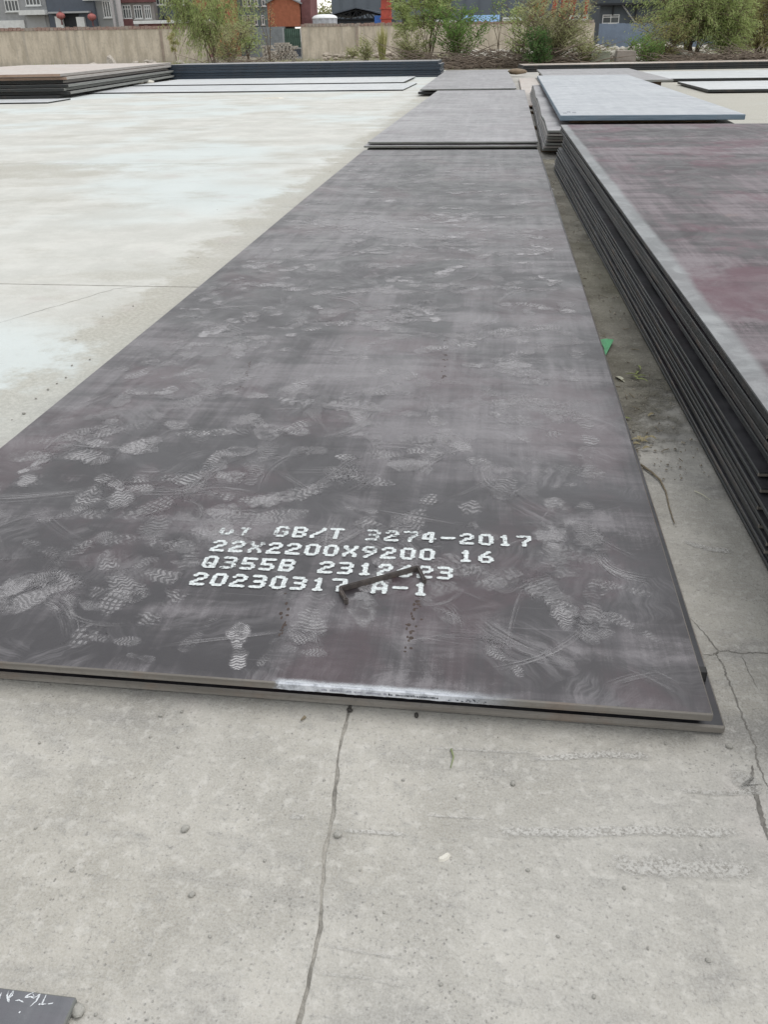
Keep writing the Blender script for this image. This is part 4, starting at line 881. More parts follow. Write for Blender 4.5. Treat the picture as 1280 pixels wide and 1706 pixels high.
def mat_coping():
    m = NT('brick_coping'); L = m.obj(); bt = m.n('ShaderNodeTexBrick'); m.put(bt.inputs['Vector'], m.map(L, (1, 1, 1), (0, 0, 0), (math.pi/2, 0, 0)))
    bt.inputs['Scale'].default_value = 4.0; bt.inputs['Color1'].default_value = (0.25, 0.145, 0.115, 1); bt.inputs['Color2'].default_value = (0.34, 0.23, 0.19, 1); bt.inputs['Mortar'].default_value = (0.33, 0.30, 0.27, 1)
    c = m.mix(m.rng(m.noise(L, 1.2, 5), 0.45, 0.65), bt.outputs['Color'], (0.33, 0.29, 0.25)); return m.principled(c, 0.95, 0.2)
M['coping'] = mat_coping()
WA = math.atan(0.40)
def wall(px0, px1, label, joints, h=2.32):
    x0 = wall_x(px0) if px0 > -900 else -60.0; x1 = wall_x(px1); L_ = (x1-x0)/math.cos(WA)
    root = empty('boundary_wall', (x0, wall_line(x0), 0.0), WA); tag(root, label, 'wall', 'beige boundary wall')
    b = MB(); n = max(4, int(L_/1.2)); 
    for i in range(n):
        a0, a1 = L_*i/n, L_*(i+1)/n
        dz = 0.02*math.sin(i*1.7); b.box(a0, a1, 0.003*(i % 2), 0.24, -0.3, h-0.2+0.0*dz)
    b.build('plaster_panel', M['plaster'], root)
    b = MB(); x = 0.0
    while x < L_-0.1:
        wd = min(0.24, L_-x); b.box(x+0.004, x+wd-0.006, -0.03+random.uniform(-.012, .012), 0.27, h-0.198+random.uniform(-.004, .0), h-0.02+random.uniform(-.035, .03)); x += 0.25
    b.build('brick_coping', M['coping'], root)['kind'] = 'stuff'
    for jx in joints:
        a = (wall_x(jx)-x0)/math.cos(WA); b = MB(); b.box(a-0.09, a+0.09, -0.035, 0.02, -0.3, h-0.21); b.build('pilaster', simple('wall_pilaster', (0.33, 0.27, 0.22), 0.2, 3), root)
    return root
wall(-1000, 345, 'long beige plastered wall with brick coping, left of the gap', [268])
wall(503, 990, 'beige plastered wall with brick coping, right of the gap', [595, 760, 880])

# ------------------------------------------------------------------ buildings
M['glass'] = NT('window_glass').principled((0.045, 0.055, 0.06), 0.12, 0.6)
M['frame'] = simple('white_window_frame', (0.66, 0.67, 0.66), 0.08, 10, 0.5)
def fr(px0, px1, py0, py1, Y):
    c = (py0+py1)/2; a = at(px0, c, Y=Y); b_ = at(px1, c, Y=Y); t = at((px0+px1)/2, py0, Y=Y); u = at((px0+px1)/2, py1, Y=Y)
    return a.x, b_.x, u.z, t.z
class Bld:
    def __init__(s, name, label, px0, px1, Y, h, depth, col, var=0.12, scale=0.5, mat=None, zb=-0.2):
        s.Y = Y; x0, x1 = at(px0, 20, Y=Y).x, at(px1, 20, Y=Y).x; s.x0, s.x1, s.h, s.d = x0, x1, h, depth
        s.root = empty(name, (x0, Y, 0.0)); tag(s.root, label, 'building'); s.mat = mat or simple(name+'_wall', col, var, scale, 0.85, 0.1)
        b = MB(); b.box(0, x1-x0, 0, depth, zb, h); s.wall = b.build('wall', s.mat, s.root)
    def part(s, name, px0, px1, py0, py1, mat, out=0.08, inn=0.02, parent=None):
        a, b_, z0, z1 = fr(px0, px1, py0, py1, s.Y); q = MB(); q.box(a-s.x0, b_-s.x0, -out, inn, z0, z1); return q.build(name, mat, parent or s.root)
    def window(s, px0, px1, py0, py1, nv=2, nh=1, frame=None):
        a, b_, z0, z1 = fr(px0, px1, py0, py1, s.Y); a -= s.x0; b_ -= s.x0
        q = MB(); t = 0.075
        q.box(a, b_, -0.09, 0.03, z0, z0+t); q.box(a, b_, -0.09, 0.03, z1-t, z1)
        for i in range(nv+1):
            xx = a+(b_-a-t)*i/nv; q.box(xx, xx+t, -0.088, 0.03, z0+t+.002, z1-t-.002)
        for i in range(1, nh+1):
            zz = z0+(z1-z0)*(0.68 if nh == 1 else i/(nh+1)); q.box(a+t, b_-t, -0.084, 0.03, zz, zz+t*.8)
        q.box(a-0.08, b_+0.08, -0.16, 0.03, z0-0.08, z0-0.004)
        wnd = q.build('window', frame or M['frame'], s.root); q = MB(); q.box(a+t*.6, b_-t*.6, -0.05, 0.01, z0+t*.6, z1-t*.6); q.build('pane', M['glass'], wnd)
    def roof(s, mat, over=0.3, th=0.3):
        q = MB(); q.box(-over, s.x1-s.x0+over, -over, s.d+over, s.h+0.002, s.h+th); q.build('roof', mat, s.root)
M['slate'] = simple('slate_cladding', (0.085, 0.10, 0.125), 0.12, 0.5, 0.6); M['greyroof'] = simple('grey_roofing', (0.22, 0.23, 0.24), 0.15, 1, 0.8)
M['white'] = simple('white_painted_metal', (0.66, 0.67, 0.66), 0.1, 3, 0.5); M['maroon'] = simple('maroon_panel', (0.16, 0.07, 0.07), 0.2, 2, 0.8); M['redbrick'] = simple('orange_red_brick', (0.35, 0.125, 0.07), 0.2, 4, 0.9)
M['shutter'] = simple('roller_shutter_grey', (0.36, 0.37, 0.38), 0.08, 2, 0.6); M['dark'] = simple('dark_doorway', (0.02, 0.022, 0.026), 0.2, 2, 0.7); M['redsteel'] = simple('red_painted_steel', (0.42, 0.075, 0.05), 0.2, 2, 0.5)
B = Bld('grey_building', 'pale grey building with white windows and a white door canopy, far left', -90, 79, 88, 8.5, 12, (0.30, 0.305, 0.31), 0.1, 2.5)
B.window(8, 31, -6, 20, 4); B.window(42, 67, -12, 10, 4); B.part('canopy', 41, 84, 18, 26, M['white'], 1.2); B.part('shutter_door', 46, 78, 26.5, 60, M['shutter'], 0.05); B.part('plinth_panel', -30, 43, 35, 60, M['white'], 0.12); B.window(-40, -12, -6, 20, 4); B.roof(M['greyroof'])
B = Bld('entrance_building', 'dark slate entrance block with black doorway and white panels', 79.5, 158, 87.4, 7.5, 10, None, mat=M['slate'])
B.part('doorway', 106, 134, 24, 60, M['dark'], 0.03); B.part('fascia', 84, 152, 20, 23, M['shutter'], 0.6); B.part('panel', 96, 108, 28, 60, M['white'], 0.3); B.part('panel', 131, 144, 29, 60, M['white'], 0.3); B.part('sign_band', 140, 178, -3, 1.5, M['white'], 0.4); B.roof(M['greyroof'], 0.1)
def lantern(px, py, label):
    p = at(px, py, Y=86.6); root = empty('red_lantern', p); tag(root, label, 'lantern', 'red lanterns at the entrance')
    me = bpy.data.meshes.new('body'); v = []; f = []; n, m_ = 16, 9
    for j in range(m_+1):
        a = math.pi*j/m_
        for i in range(n): q = 0.36*math.sin(a)*(1+0.05*(i % 2))+0.03; v.append((q*math.cos(6.2832*i/n), q*math.sin(6.2832*i/n), 0.29*math.cos(a)))
    for j in range(m_):
        for i in range(n): f.append((j*n+i, j*n+(i+1) % n, (j+1)*n+(i+1) % n, (j+1)*n+i))
    me.from_pydata(v, [], f); me.materials.append(simple('red_lantern_cloth', (0.38, 0.13, 0.12), 0.3, 6, 0.8)); link('body', me, root)
    b = MB(); b.tube([(0,0,.27),(0,0,.36)], .13, 10); b.tube([(0,0,-.27),(0,0,-.35)], .13, 10); b.tube([(0,0,-.35),(0,0,-.75)], [.05,.09], 8); b.tube([(0,0,.36),(0,0,.6)], .015, 5); b.build('cap_and_tassel', M['maroon'], root)
lantern(101, 27, 'red lantern left of the black doorway'); lantern(153, 29, 'red lantern right of the black doorway')
B = Bld('grey_annex', 'narrow grey building with tall white window between entrance and columns', 158.5, 193, 87.8, 7.5, 10, (0.27, 0.28, 0.28), 0.1, 1)
B.window(172, 185, 2, 30, 3, 0); B.roof(M['greyroof'], 0.1)
for i, (a, c) in enumerate(((186, 191), (195, 203))):
    x0, x1, _, _ = fr(a, c, 0, 40, 86.3); b = MB(); b.tube([((x0+x1)/2, 86.3, -0.2), ((x0+x1)/2, 86.3, 7.0)], (x1-x0)/2, 12); b.box(x0-.1, x1+.1, 86.3-(x1-x0)/2-.1, 86.3+(x1-x0)/2+.1, 7.002, 7.3); tag(b.build('column', simple('pale_column', (0.44, 0.42, 0.42), 0.1, 2)), ['thin', 'thick'][i]+' pale round column before the grey annex', 'column')
B = Bld('windowed_building', 'grey building with maroon band above a row of white windows', 196, 257, 89, 7.2, 10, (0.29, 0.275, 0.265), 0.12, 1)
for a, c in ((205, 219), (224, 237), (241, 252)): B.window(a, c, 9, 32, 3)
B.part('maroon_band', 194, 259, -12, 5, M['maroon'], 0.3); B.part('low_panel', 199, 224, 32.5, 60, M['maroon'], 0.25); B.roof(M['greyroof'], 0.1)
B = Bld('slate_building', 'slate blue building with white upper windows behind the drooping tree', 258, 322, 90, 8, 10, None, mat=simple('slate_wall_b', (0.11, 0.13, 0.155), 0.1, 1))
B.window(259, 275, -20, 9, 3); B.window(279, 291, -20, 10, 2); B.window(296, 306, -20, 9, 2); B.part('air_unit', 272, 282, 27, 36, M['dark'], 0.5); B.roof(M['greyroof'], 0.1)
B = Bld('red_brick_building', 'orange-red brick building showing through the drooping tree', 323, 358, 88, 8, 8, None, mat=M['redbrick']); B.window(321.5, 331, 14, 33, 2); B.roof(M['greyroof'], 0.1)
x0, x1, z0, z1 = fr(222, 346, 34, 39.5, 74); b = MB(); b.box(x0, x1, 74, 77, z0, z1); ro = empty('shed', (0, 0, 0)); tag(ro, 'low shed with long pale flat roof behind the left wall', 'shed')
b.build('roof', M['white'], ro); b = MB(); b.box(x0+.3, x1-.3, 74.3, 76.8, 0.2, z0-.003); b.build('wall', M['maroon'], ro)
B = Bld('green_grey_building', 'green-grey building with narrow white windows behind the wall gap', 359, 446, 96, 9, 10, (0.15, 0.19, 0.19), 0.12, 1)
for a in (365, 404, 412, 424, 436): B.window(a, a+6, -3, 11, 1); B.window(a, a+5, 26, 42, 1)
B.roof(M['greyroof'])
# red hut on a grey block base in the wall gap
Y = 79.0; x0, x1, z0, z1 = fr(446, 499, 6, 45, Y); hut = empty('red_hut', (x0, Y, 0)); tag(hut, 'small red hut with gabled roof on a grey block base in the wall gap', 'hut'); wd = x1-x0
b = MB(); b.add([(0,0,z0),(wd,0,z0),(wd,0,z1),(wd/2,0,z1+.55),(0,0,z1),(0,4,z0),(wd,4,z0),(wd,4,z1),(wd/2,4,z1+.55),(0,4,z1)], [(0,1,2,3,4),(9,8,7,6,5),(0,5,6,1),(1,6,7,2),(2,7,8,3),(3,8,9,4),(4,9,5,0)]); b.build('wall', M['redbrick'], hut)
b = MB(); 
for sgn in (0, 1):
    e = (-.2, z1-.12) if sgn == 0 else (wd+.2, z1-.12); r_ = (wd/2, z1+.57); b.add([(e[0],-.25,e[1]+.03),(r_[0],-.25,r_[1]+.03),(r_[0],4.2,r_[1]+.03),(e[0],4.2,e[1]+.03),(e[0],-.25,e[1]+.13),(r_[0],-.25,r_[1]+.13),(r_[0],4.2,r_[1]+.13),(e[0],4.2,e[1]+.13)], [(0,1,2,3),(7,6,5,4),(0,4,5,1),(1,5,6,2),(2,6,7,3),(3,7,4,0)])
b.build('roof', M['greyroof'], hut)
b = MB(); xa_, xb_, _, _ = fr(416, 476, 46, 76, Y); b.box(xa_-x0, xb_-x0, -.3, 4.0, -.2, z0-.003); b.build('block_base', simple('grey_blockwork', (0.21, 0.225, 0.235), 0.15, 3, 0.9), hut)
b = MB(); xa_, xb_, _, zt = fr(500, 516, -6, 40, Y); b.box(xa_-x0, xb_-x0, .4, 3.5, -.2, zt); b.build('side_wing', M['maroon'], hut)
# dark green mesh gate with white lower frame in the gap
Y = 66.5; x0, x1, z0, z1 = fr(474, 502, 47, 98, Y); gt = empty('yard_gate', (x0, Y, 0)); tag(gt, 'dark green sheet gate with pale lower frame beside the right wall', 'gate')
zm = z0+(z1-z0)*.36
b = MB(); b.box(.03, x1-x0-.03, .03, .06, zm, z1-.05); b.build('sheet', simple('dark_green_sheet', (0.05, 0.10, 0.075), 0.4, 3, 0.7), gt)
for i in range(8): b = MB(); xx = .08+(x1-x0-.2)*i/7; b.box(xx, xx+.05, -.005, .028, zm+.05, z1-.08); b.build('rib', simple('green_rib', (0.10, 0.15, 0.12), 0.3, 3), gt)
for nm, q in (('rail', (0, x1-x0, -.03, .09, zm-.09, zm-.003)), ('rail', (0, x1-x0, -.03, .09, z0, z0+.08)), ('post', (-.08, -.002, -.03, .09, -.1, z1)), ('post', (x1-x0+.002, x1-x0+.09, -.03, .09, -.1, z1))): b = MB(); b.box(*q); b.build(nm, M['shutter'], gt)
b = MB(); b.box(.05, x1-x0-.05, .035, .06, z0+.1, zm-.1); b.build('lower_sheet', M['slate'], gt)
# stacks of pale bricks in the gap
M['palebrick'] = simple('pale_old_brick', (0.42, 0.38, 0.33), 0.3, 8, 0.95)
def brick_pile(pxa, pxb, py, Y, label, sd_):
    x0, x1, z0, z1 = fr(pxa, pxb, py, 103, Y); z0 = mound_z(x0, Y)-.05; b = MB(); rg = random.Random(sd_); z = z0
    while z < z1:
        x = x0+rg.uniform(0, .25)*(z-z0); 
        while x < x1-rg.uniform(0, .5)*(z-z0)/(z1-z0):
            for dy in (0, .26): b.box(x, x+rg.uniform(.16, .23), dy+rg.uniform(-.05, .05), dy+.22, z, z+.095)
            x += rg.uniform(.22, .30)
        z += .105
    tag(b.build('brick_pile', M['palebrick'], None, (0, Y, 0)), label, 'brick pile', 'pale brick piles in the wall gap', 'stuff')
brick_pile(436, 456, 78, 62, 'small pale brick pile left in the wall gap', 1); brick_pile(455, 492, 72, 63.5, 'larger pale brick pile beside the green gate', 2)
# white ribbed tank with domed top
Y = 78; x0, x1, z0, z1 = fr(517, 558, 24, 40, Y); R_ = (x1-x0)/2; tk = empty('storage_tank', ((x0+x1)/2, Y+R_, 0)); tag(tk, 'white domed storage tank with fluted sides behind the wall', 'tank')
n = 48; zt = z0+(z1-z0)*.55; v = []; f = []
for z in (-.2, zt):
    for i in range(n): q = R_*(1 if i % 4 < 2 else .94); v.append((q*math.cos(6.2832*i/n), q*math.sin(6.2832*i/n), z))
f = [(i, (i+1) % n, n+(i+1) % n, n+i) for i in range(n)]+[tuple(range(n, 2*n))]; b = MB(); b.add(v, f); b.build('fluted_side', simple('tank_grey', (0.42, 0.43, 0.46), 0.2, 3), tk)
v = []; f = []
for j in range(6):
    a = math.pi/2*j/6
    for i in range(n): v.append((R_*1.03*math.cos(a)**.7*math.cos(6.2832*i/n), R_*1.03*math.cos(a)**.7*math.sin(6.2832*i/n), zt+.003+(z1-zt)*math.sin(a)))
v.append((0, 0, z1))
for j in range(5): f += [(j*n+i, j*n+(i+1) % n, (j+1)*n+(i+1) % n, (j+1)*n+i) for i in range(n)]
f += [(5*n+i, 5*n+(i+1) % n, 6*n) for i in range(n)]; b = MB(); b.add(v, f); b.build('dome', simple('tank_white', (0.74, 0.75, 0.75), 0.06, 2, 0.5), tk, smooth=True)
# great slate hall and what stands before it
B = Bld('factory_hall', 'huge slate grey factory hall closing the view behind the wall', 553, 1420, 125, 15, 40, None, mat=simple('hall_cladding', (0.125, 0.145, 0.17), 0.06, 0.2, 0.7))
for i in range(36):
    q = MB(); xx = 1.2+(B.x1-B.x0-2)*i/35; q.box(xx, xx+.16, -.07, .0, 0, 14.8); q.build('cladding_rib', B.mat, B.root)
B.roof(M['greyroof'], 0.4)
Y = 92; x0, x1, z0, z1 = fr(554, 636, 26, 40, Y); tb = empty('open_shed', (x0, Y, 0)); tag(tb, 'dark open shed with gabled roof truss behind the wall', 'shed'); wd = x1-x0; za = at(595, 17, Y=Y).z; ze = at(595, 27, Y=Y).z
b = MB(); T = .16
def beam(p, q, r=.09, bb=None): (bb or b).tube([(p[0], 0, p[1]), (q[0], 0, q[1])], r, 4)
beam((0, ze), (wd/2, za)); beam((wd/2, za), (wd, ze)); beam((0, ze-.35), (wd, ze-.35), .11); beam((0, ze-.75), (wd, ze-.75), .09)
for i in range(1, 8):
    xx = wd*i/8; zz = ze+(za-ze)*(1-abs(2*i/8-1)); beam((xx, zz), (xx, ze-.35), .05); beam((xx, ze-.35), (wd*(i+(-1 if i > 4 else 1))/8, ze+(za-ze)*(1-abs(2*(i+(-1 if i > 4 else 1))/8-1))), .05)
b.build('roof_truss', M['dark'], tb)
b = MB()
for (p, q) in (((-.4, ze+.05), (wd/2, za+.12)), ((wd/2, za+.12), (wd+.4, ze+.05))): b.add([(p[0],-.4,p[1]),(q[0],-.4,q[1]),(q[0],14,q[1]),(p[0],14,p[1]),(p[0],-.4,p[1]+.1),(q[0],-.4,q[1]+.1),(q[0],14,q[1]+.1),(p[0],14,p[1]+.1)], [(0,3,2,1),(4,5,6,7),(0,1,5,4),(1,2,6,5),(2,3,7,6),(3,0,4,7)])
b.build('roof', M['slate'], tb); b = MB(); b.box(.1, wd-.1, 1.0, 13.8, -.2, ze-.2); b.build('wall', M['slate'], tb)
b = MB(); xa_, xb_, za_, zb_ = fr(626, 636, 27, 45, Y); b.box(xa_-x0, xb_-x0, -.8, -.5, za_, zb_); b.build('blue_panel', simple('blue_sheet', (0.04, 0.12, 0.38), 0.15, 2, 0.5), tb)
def red_leg(pa, pb, Y, wd, label):
    p, q = at(*pa, Y=Y), at(*pb, Y=Y); d = (q-p); q = p+d*1.9; p = p-d*((p.z+.1)/d.z); b = MB()
    root = empty('gantry_leg', p); tag(root, label, 'gantry leg', 'red gantry legs')
    t = (q-p).normalized(); s_ = Vector((t.z, 0, -t.x)); q = q-p; z0v = Vector((0, 0, 0))
    v = [z0v-s_*wd/2+Vector((0,-wd/2,0)), z0v+s_*wd/2+Vector((0,-wd/2,0)), z0v+s_*wd/2+Vector((0,wd/2,0)), z0v-s_*wd/2+Vector((0,wd/2,0))]; v += [a+q for a in v]
    b.add(v, [(0,1,2,3),(7,6,5,4),(0,4,5,1),(1,5,6,2),(2,6,7,3),(3,7,4,0)]); b.build('column', M['redsteel'], root)
    b = MB()
    for k in range(1, 8): c_ = q*(k/8); b.box(c_.x-wd*.62, c_.x+wd*.62, -wd*.62, wd*.62, c_.z-.05, c_.z+.05)
    b.build('flange', M['redsteel'], root)
red_leg((644, 38), (644, 0), 84, .85, 'upright red gantry leg beside the open shed')
for i, (pa, pb, w_, lb) in enumerate([((886,28),(897,0),.42,'leftmost slanted'), ((901,28),(908,0),.5,'second slanted'), ((921,28),(927,0),.42,'third slanted'), ((936,30),(943,0),.65,'thick slanted'), ((951,30),(956,0),.5,'fifth slanted'), ((975,26),(979,0),.3,'thin rightmost')]):
    red_leg(pa, pb, 88+i*.7, w_, lb+' red gantry leg behind the right bushes')
def railing(pxa, pxb, pya, pyb, Y, nb, label):
    x0, x1, z0, z1 = fr(pxa, pxb, pya, pyb, Y); root = empty('railing', (x0, Y, 0)); tag(root, label, 'railing', 'white railings behind the wall'); L_ = x1-x0
    for zz in (z1, (z0+z1)/2): b = MB(); b.box(0, L_, -.05, .05, zz-.07, zz+.07); b.build('rail', M['white'], root)
    for i in range(nb+1): b = MB(); xx = L_*i/nb; b.box(xx-.06, xx+.06, -.048, .048, -.1, z1-.072); b.build('post', M['white'], root)
railing(838, 868, 31, 40, 82, 2, 'white railing left of the red gantry legs'); railing(893, 920, 29, 40, 82.5, 2, 'white railing before the leftmost red gantry legs'); railing(950, 979, 27, 40, 83, 2, 'white railing right of the red gantry legs'); railing(690, 760, 35, 42, 82, 4, 'low white railing behind the middle bush')
x0, x1, z0, z1 = fr(768, 832, 31, 45, 84); sh = empty('blue_roofed_shed', (x0, 84, 0)); tag(sh, 'low shed with bright blue roof behind the middle bushes', 'shed'); b = MB(); b.box(.2, x1-x0-.2, .3, 5, -.1, z1-.6); b.build('wall', M['white'], sh)
b = MB(); b.add([(0,0,z1-.58),(x1-x0,0,z1-.58),(x1-x0,5.2,z1+.2),(0,5.2,z1+.2),(0,0,z1-.45),(x1-x0,0,z1-.45),(x1-x0,5.2,z1+.33),(0,5.2,z1+.33)], [(0,3,2,1),(4,5,6,7),(0,1,5,4),(1,2,6,5),(2,3,7,6),(3,0,4,7)]); b.build('roof', simple('blue_roof_sheet', (0.12, 0.26, 0.46), 0.15, 2, 0.5), sh)
# blue sheet fence and dark building at right
Y = 74; x0, x1, z0, z1 = fr(998, 1200, 38, 66, Y); fe = empty('sheet_fence', (x0, Y, 0)); tag(fe, 'pale blue sheet metal fence right of the beige wall', 'fence'); n = 14
M['bluesheet'] = simple('pale_blue_sheet', (0.20, 0.25, 0.33), 0.12, 1.5, 0.6)
for i in range(n):
    b = MB(); a = (x1-x0)*i/n; wd = (x1-x0)/n
    for k in range(6): b.box(a+wd*k/6+.004, a+wd*(k+.62)/6, -.03, .03, -.1, z1-.03*(i % 2)); b.box(a+wd*(k+.62)/6+.001, a+wd*(k+1)/6+.003, -.012, .012, -.1, z1-.03*(i % 2)-.01)
    b.build('sheet', M['bluesheet'], fe)
B = Bld('dark_building', 'dark grey building with white window above the pale blue fence', 1000, 1180, 92, 5.3, 12, None, mat=simple('dark_grey_wall', (0.085, 0.10, 0.115), 0.12, 1)); B.window(1004, 1032, 25, 40, 2)
B.part('eave', 990, 1190, 5, 8.5, M['dark'], 1.0); B.part('downpipe', 1021, 1023, 9, 26, M['dark'], .2); B.part('downpipe', 1058, 1060, 9, 40, M['dark'], .2); B.roof(M['greyroof'], .8)
b = MB(); p, q = at(1037, 8, Y=91.6), at(1058, 38, Y=91.6); b.tube([(p.x-B.x0, -.4, p.z), (q.x-B.x0, -.4, q.z)], .07, 6); b.build('strut', M['shutter'], B.root)

# ------------------------------------------------------------------ trees, bushes, brush and rubble
def leaf_mat(name, a, b_, tr=0.5):
    a = tuple(v*1.2 for v in a); b_ = tuple(v*1.2 for v in b_)
    m = NT(name); P = m.pos(); c = m.mix(m.rng(m.noise(P, 2.2, 4), 0.38, 0.62), a, b_); c = m.mix(m.rng(m.noise(P, 25, 2), 0.45, 0.7, 0, .6), c, tuple(min(1, x*1.6) for x in b_))
    d = m.n('ShaderNodeBsdfDiffuse'); t = m.n('ShaderNodeBsdfTranslucent'); mx = m.n('ShaderNodeMixShader'); m.put(d.inputs[0], c); m.put(t.inputs[0], c); mx.inputs[0].default_value = tr
    m.t.links.new(d.outputs[0], mx.inputs[1]); m.t.links.new(t.outputs[0], mx.inputs[2]); m.t.links.new(mx.outputs[0], m.out.inputs[0]); return m.mat
M['lf_willow'] = leaf_mat('willow_leaf', (0.21, 0.275, 0.10), (0.37, 0.42, 0.19)); M['lf_olive'] = leaf_mat('olive_leaf', (0.19, 0.215, 0.10), (0.34, 0.335, 0.19)); M['lf_green'] = leaf_mat('fresh_green_leaf', (0.08, 0.15, 0.045), (0.18, 0.26, 0.085)); M['lf_yellow'] = leaf_mat('yellow_green_leaf', (0.24, 0.25, 0.10), (0.40, 0.37, 0.19)); M['lf_dark'] = leaf_mat('dark_green_leaf', (0.05, 0.095, 0.04), (0.10, 0.165, 0.06))
M['bark'] = simple('bush_bark', (0.14, 0.105, 0.075), 0.3, 12, 0.95)
def leaves_mesh(name, P, D, L_, W_, mat):
    n = len(P); A = D/np.linalg.norm(D, axis=1, keepdims=True); r = RNG.normal(size=(n, 3)); S = np.cross(A, r); S /= np.linalg.norm(S, axis=1, keepdims=True)
    l = L_*RNG.uniform(.6, 1.3, (n, 1)); w_ = W_*RNG.uniform(.6, 1.3, (n, 1))
    V = np.stack([P-A*l*.5, P+S*w_*.5, P+A*l*.5, P-S*w_*.5], 1).reshape(-1, 3)
    me = bpy.data.meshes.new(name); me.vertices.add(4*n); me.vertices.foreach_set('co', V.ravel()); me.loops.add(4*n); me.polygons.add(n)
    me.loops.foreach_set('vertex_index', np.arange(4*n, dtype=np.int32)); me.polygons.foreach_set('loop_start', np.arange(0, 4*n, 4, dtype=np.int32)); me.update(calc_edges=True); me.validate(); me.materials.append(mat); return me
def tree(label, px, Y, h, spread, nst, nsub, nleaf, leafsz, mat, droop=0.0, seed=0, low=0.25, lean=0.0, name='tree', cat='tree', group=None, bark='bark', stemr=.05, jit=.10, fill=1.0):
    rg = np.random.default_rng(seed); p = at(px, 80, Y=Y); zb = mound_z(p.x, Y)-.05; root = empty(name, (p.x, Y, zb)); tag(root, label, cat, group)
    tb = MB(); PP = []; DD = []
    for s_ in range(nst):
        a = rg.uniform(0, 6.283); sp = spread*rg.uniform(.25, 1.0); hh = h*rg.uniform(.7, 1.05); x0_, y0_ = rg.normal(0, .08*spread, 2)*.6
        pts = []
        for k in range(7):
            t = k/6; r = sp*t**1.4; pts.append(np.array([x0_+math.cos(a)*r+lean*t*h+rg.normal(0, .04), y0_+math.sin(a)*r*.8+rg.normal(0, .04), hh*t]))
        tb.tube([Vector(q) for q in pts], [stemr*(1-.85*k/6)*rg.uniform(.8, 1.1) for k in range(7)], 5)
        for b_ in range(nsub):
            t = rg.uniform(low, 1.0); i = min(5, int(t*6)); q0 = pts[i]+(pts[i+1]-pts[i])*(t*6-i); a2 = rg.uniform(0, 6.283); Lb = spread*rg.uniform(.25, .7)*(1.15-.5*t)
            sub = []
            for k in range(5):
                u = k/4; sub.append(q0+np.array([math.cos(a2)*Lb*u, math.sin(a2)*Lb*u*.8, Lb*(.55*u-droop*1.9*u*u)]))
            if any(q[2] < .02 for q in sub): continue
            tb.tube([Vector(q) for q in sub], [.016*(1-.7*k/4) for k in range(5)], 4, cap=False)
            m_ = int(nleaf*rg.uniform(.4, 1.5)); u = rg.uniform(.15, 1.05, m_); i2 = np.clip((u*4).astype(int), 0, 3); S_ = np.array(sub); base = S_[i2]+(S_[i2+1]-S_[i2])*(u*4-i2)[:, None]
            PP.append(base+rg.normal(0, jit, (m_, 3))); dv = (S_[i2+1]-S_[i2]); dv /= np.linalg.norm(dv, axis=1, keepdims=True)+1e-6; DD.append(dv+rg.normal(0, .55, (m_, 3))+np.array([0, 0, -droop*1.2]))
    tb.build('trunk', M[bark], root); PP = np.concatenate(PP); DD = np.concatenate(DD); ok = PP[:, 2] > .03
    link('crown', leaves_mesh('crown', PP[ok], DD[ok], leafsz[0], leafsz[1], M[mat]), root); return root
tree('light green drooping willow before the gap end of the left wall', 356, 51, 5.0, 2.4, 8, 44, 44, (.17, .036), 'lf_willow', .8, 1, .4, .0, 'willow_tree', stemr=.035, jit=.07)
tree('low leafy bush under the drooping willow', 380, 49, 2.3, 1.3, 9, 12, 26, (.13, .05), 'lf_olive', .1, 2, .15, name='leafy_bush', cat='bush', stemr=.022)
tree('sparse yellow-green sapling at the left side of the wall gap', 412, 52, 3.4, 1.3, 5, 14, 30, (.13, .04), 'lf_willow', .4, 3, .25, name='sapling', cat='tree', stemr=.022)
tree('bare thin sapling in the wall gap', 448, 54, 4.2, .9, 4, 7, 8, (.10, .04), 'lf_yellow', .2, 13, .3, name='sapling', cat='tree', stemr=.025)
tree('yellow hanging withered frond before the left wall', 291, 57, 2.6, .35, 5, 6, 24, (.22, .03), 'lf_yellow', .6, 4, .4, name='sapling', cat='tree', stemr=.015, jit=.05)
tree('bushy green multi-stemmed tree at the end of the navy stack', 716, 47, 4.8, 2.1, 11, 22, 40, (.14, .045), 'lf_willow', .2, 5, .4, name='bushy_tree', stemr=.03, jit=.08)
tree('slim green tree left of the bushy multi-stemmed one', 680, 48, 4.4, 1.2, 5, 22, 40, (.14, .04), 'lf_willow', .25, 6, .38, name='slim_tree', stemr=.024, jit=.07)
tree('low dark green shrub right of the bushy multi-stemmed tree', 762, 46, 2.3, 1.9, 10, 14, 34, (.14, .05), 'lf_green', .0, 7, .15, name='shrub', cat='shrub', stemr=.02)
tree('small leafy shrub at the foot of the slim green tree', 690, 45.5, 1.5, 1.2, 8, 10, 28, (.13, .045), 'lf_olive', .0, 27, .15, name='shrub', cat='shrub', stemr=.02)
tree('thin sapling standing before the middle of the right wall', 832, 47, 4.8, .8, 3, 9, 16, (.11, .04), 'lf_green', .1, 8, .4, name='sapling', cat='tree', stemr=.022)
tree('olive upright bush left of the red gantry legs', 868, 45, 3.4, 1.2, 7, 14, 26, (.14, .04), 'lf_willow', .0, 9, .12, name='upright_bush', cat='bush', stemr=.024)
tree('tall fan-shaped olive bush behind the low black stack', 922, 44, 2.9, 2.4, 22, 14, 26, (.17, .033), 'lf_olive', .05, 10, .12, name='upright_bush', cat='bush', stemr=.025)
tree('dark green bush at the foot of the fan-shaped bush', 898, 42.6, 1.6, 1.0, 10, 8, 30, (.13, .05), 'lf_dark', .0, 11, .1, name='leafy_bush', cat='bush', stemr=.02)
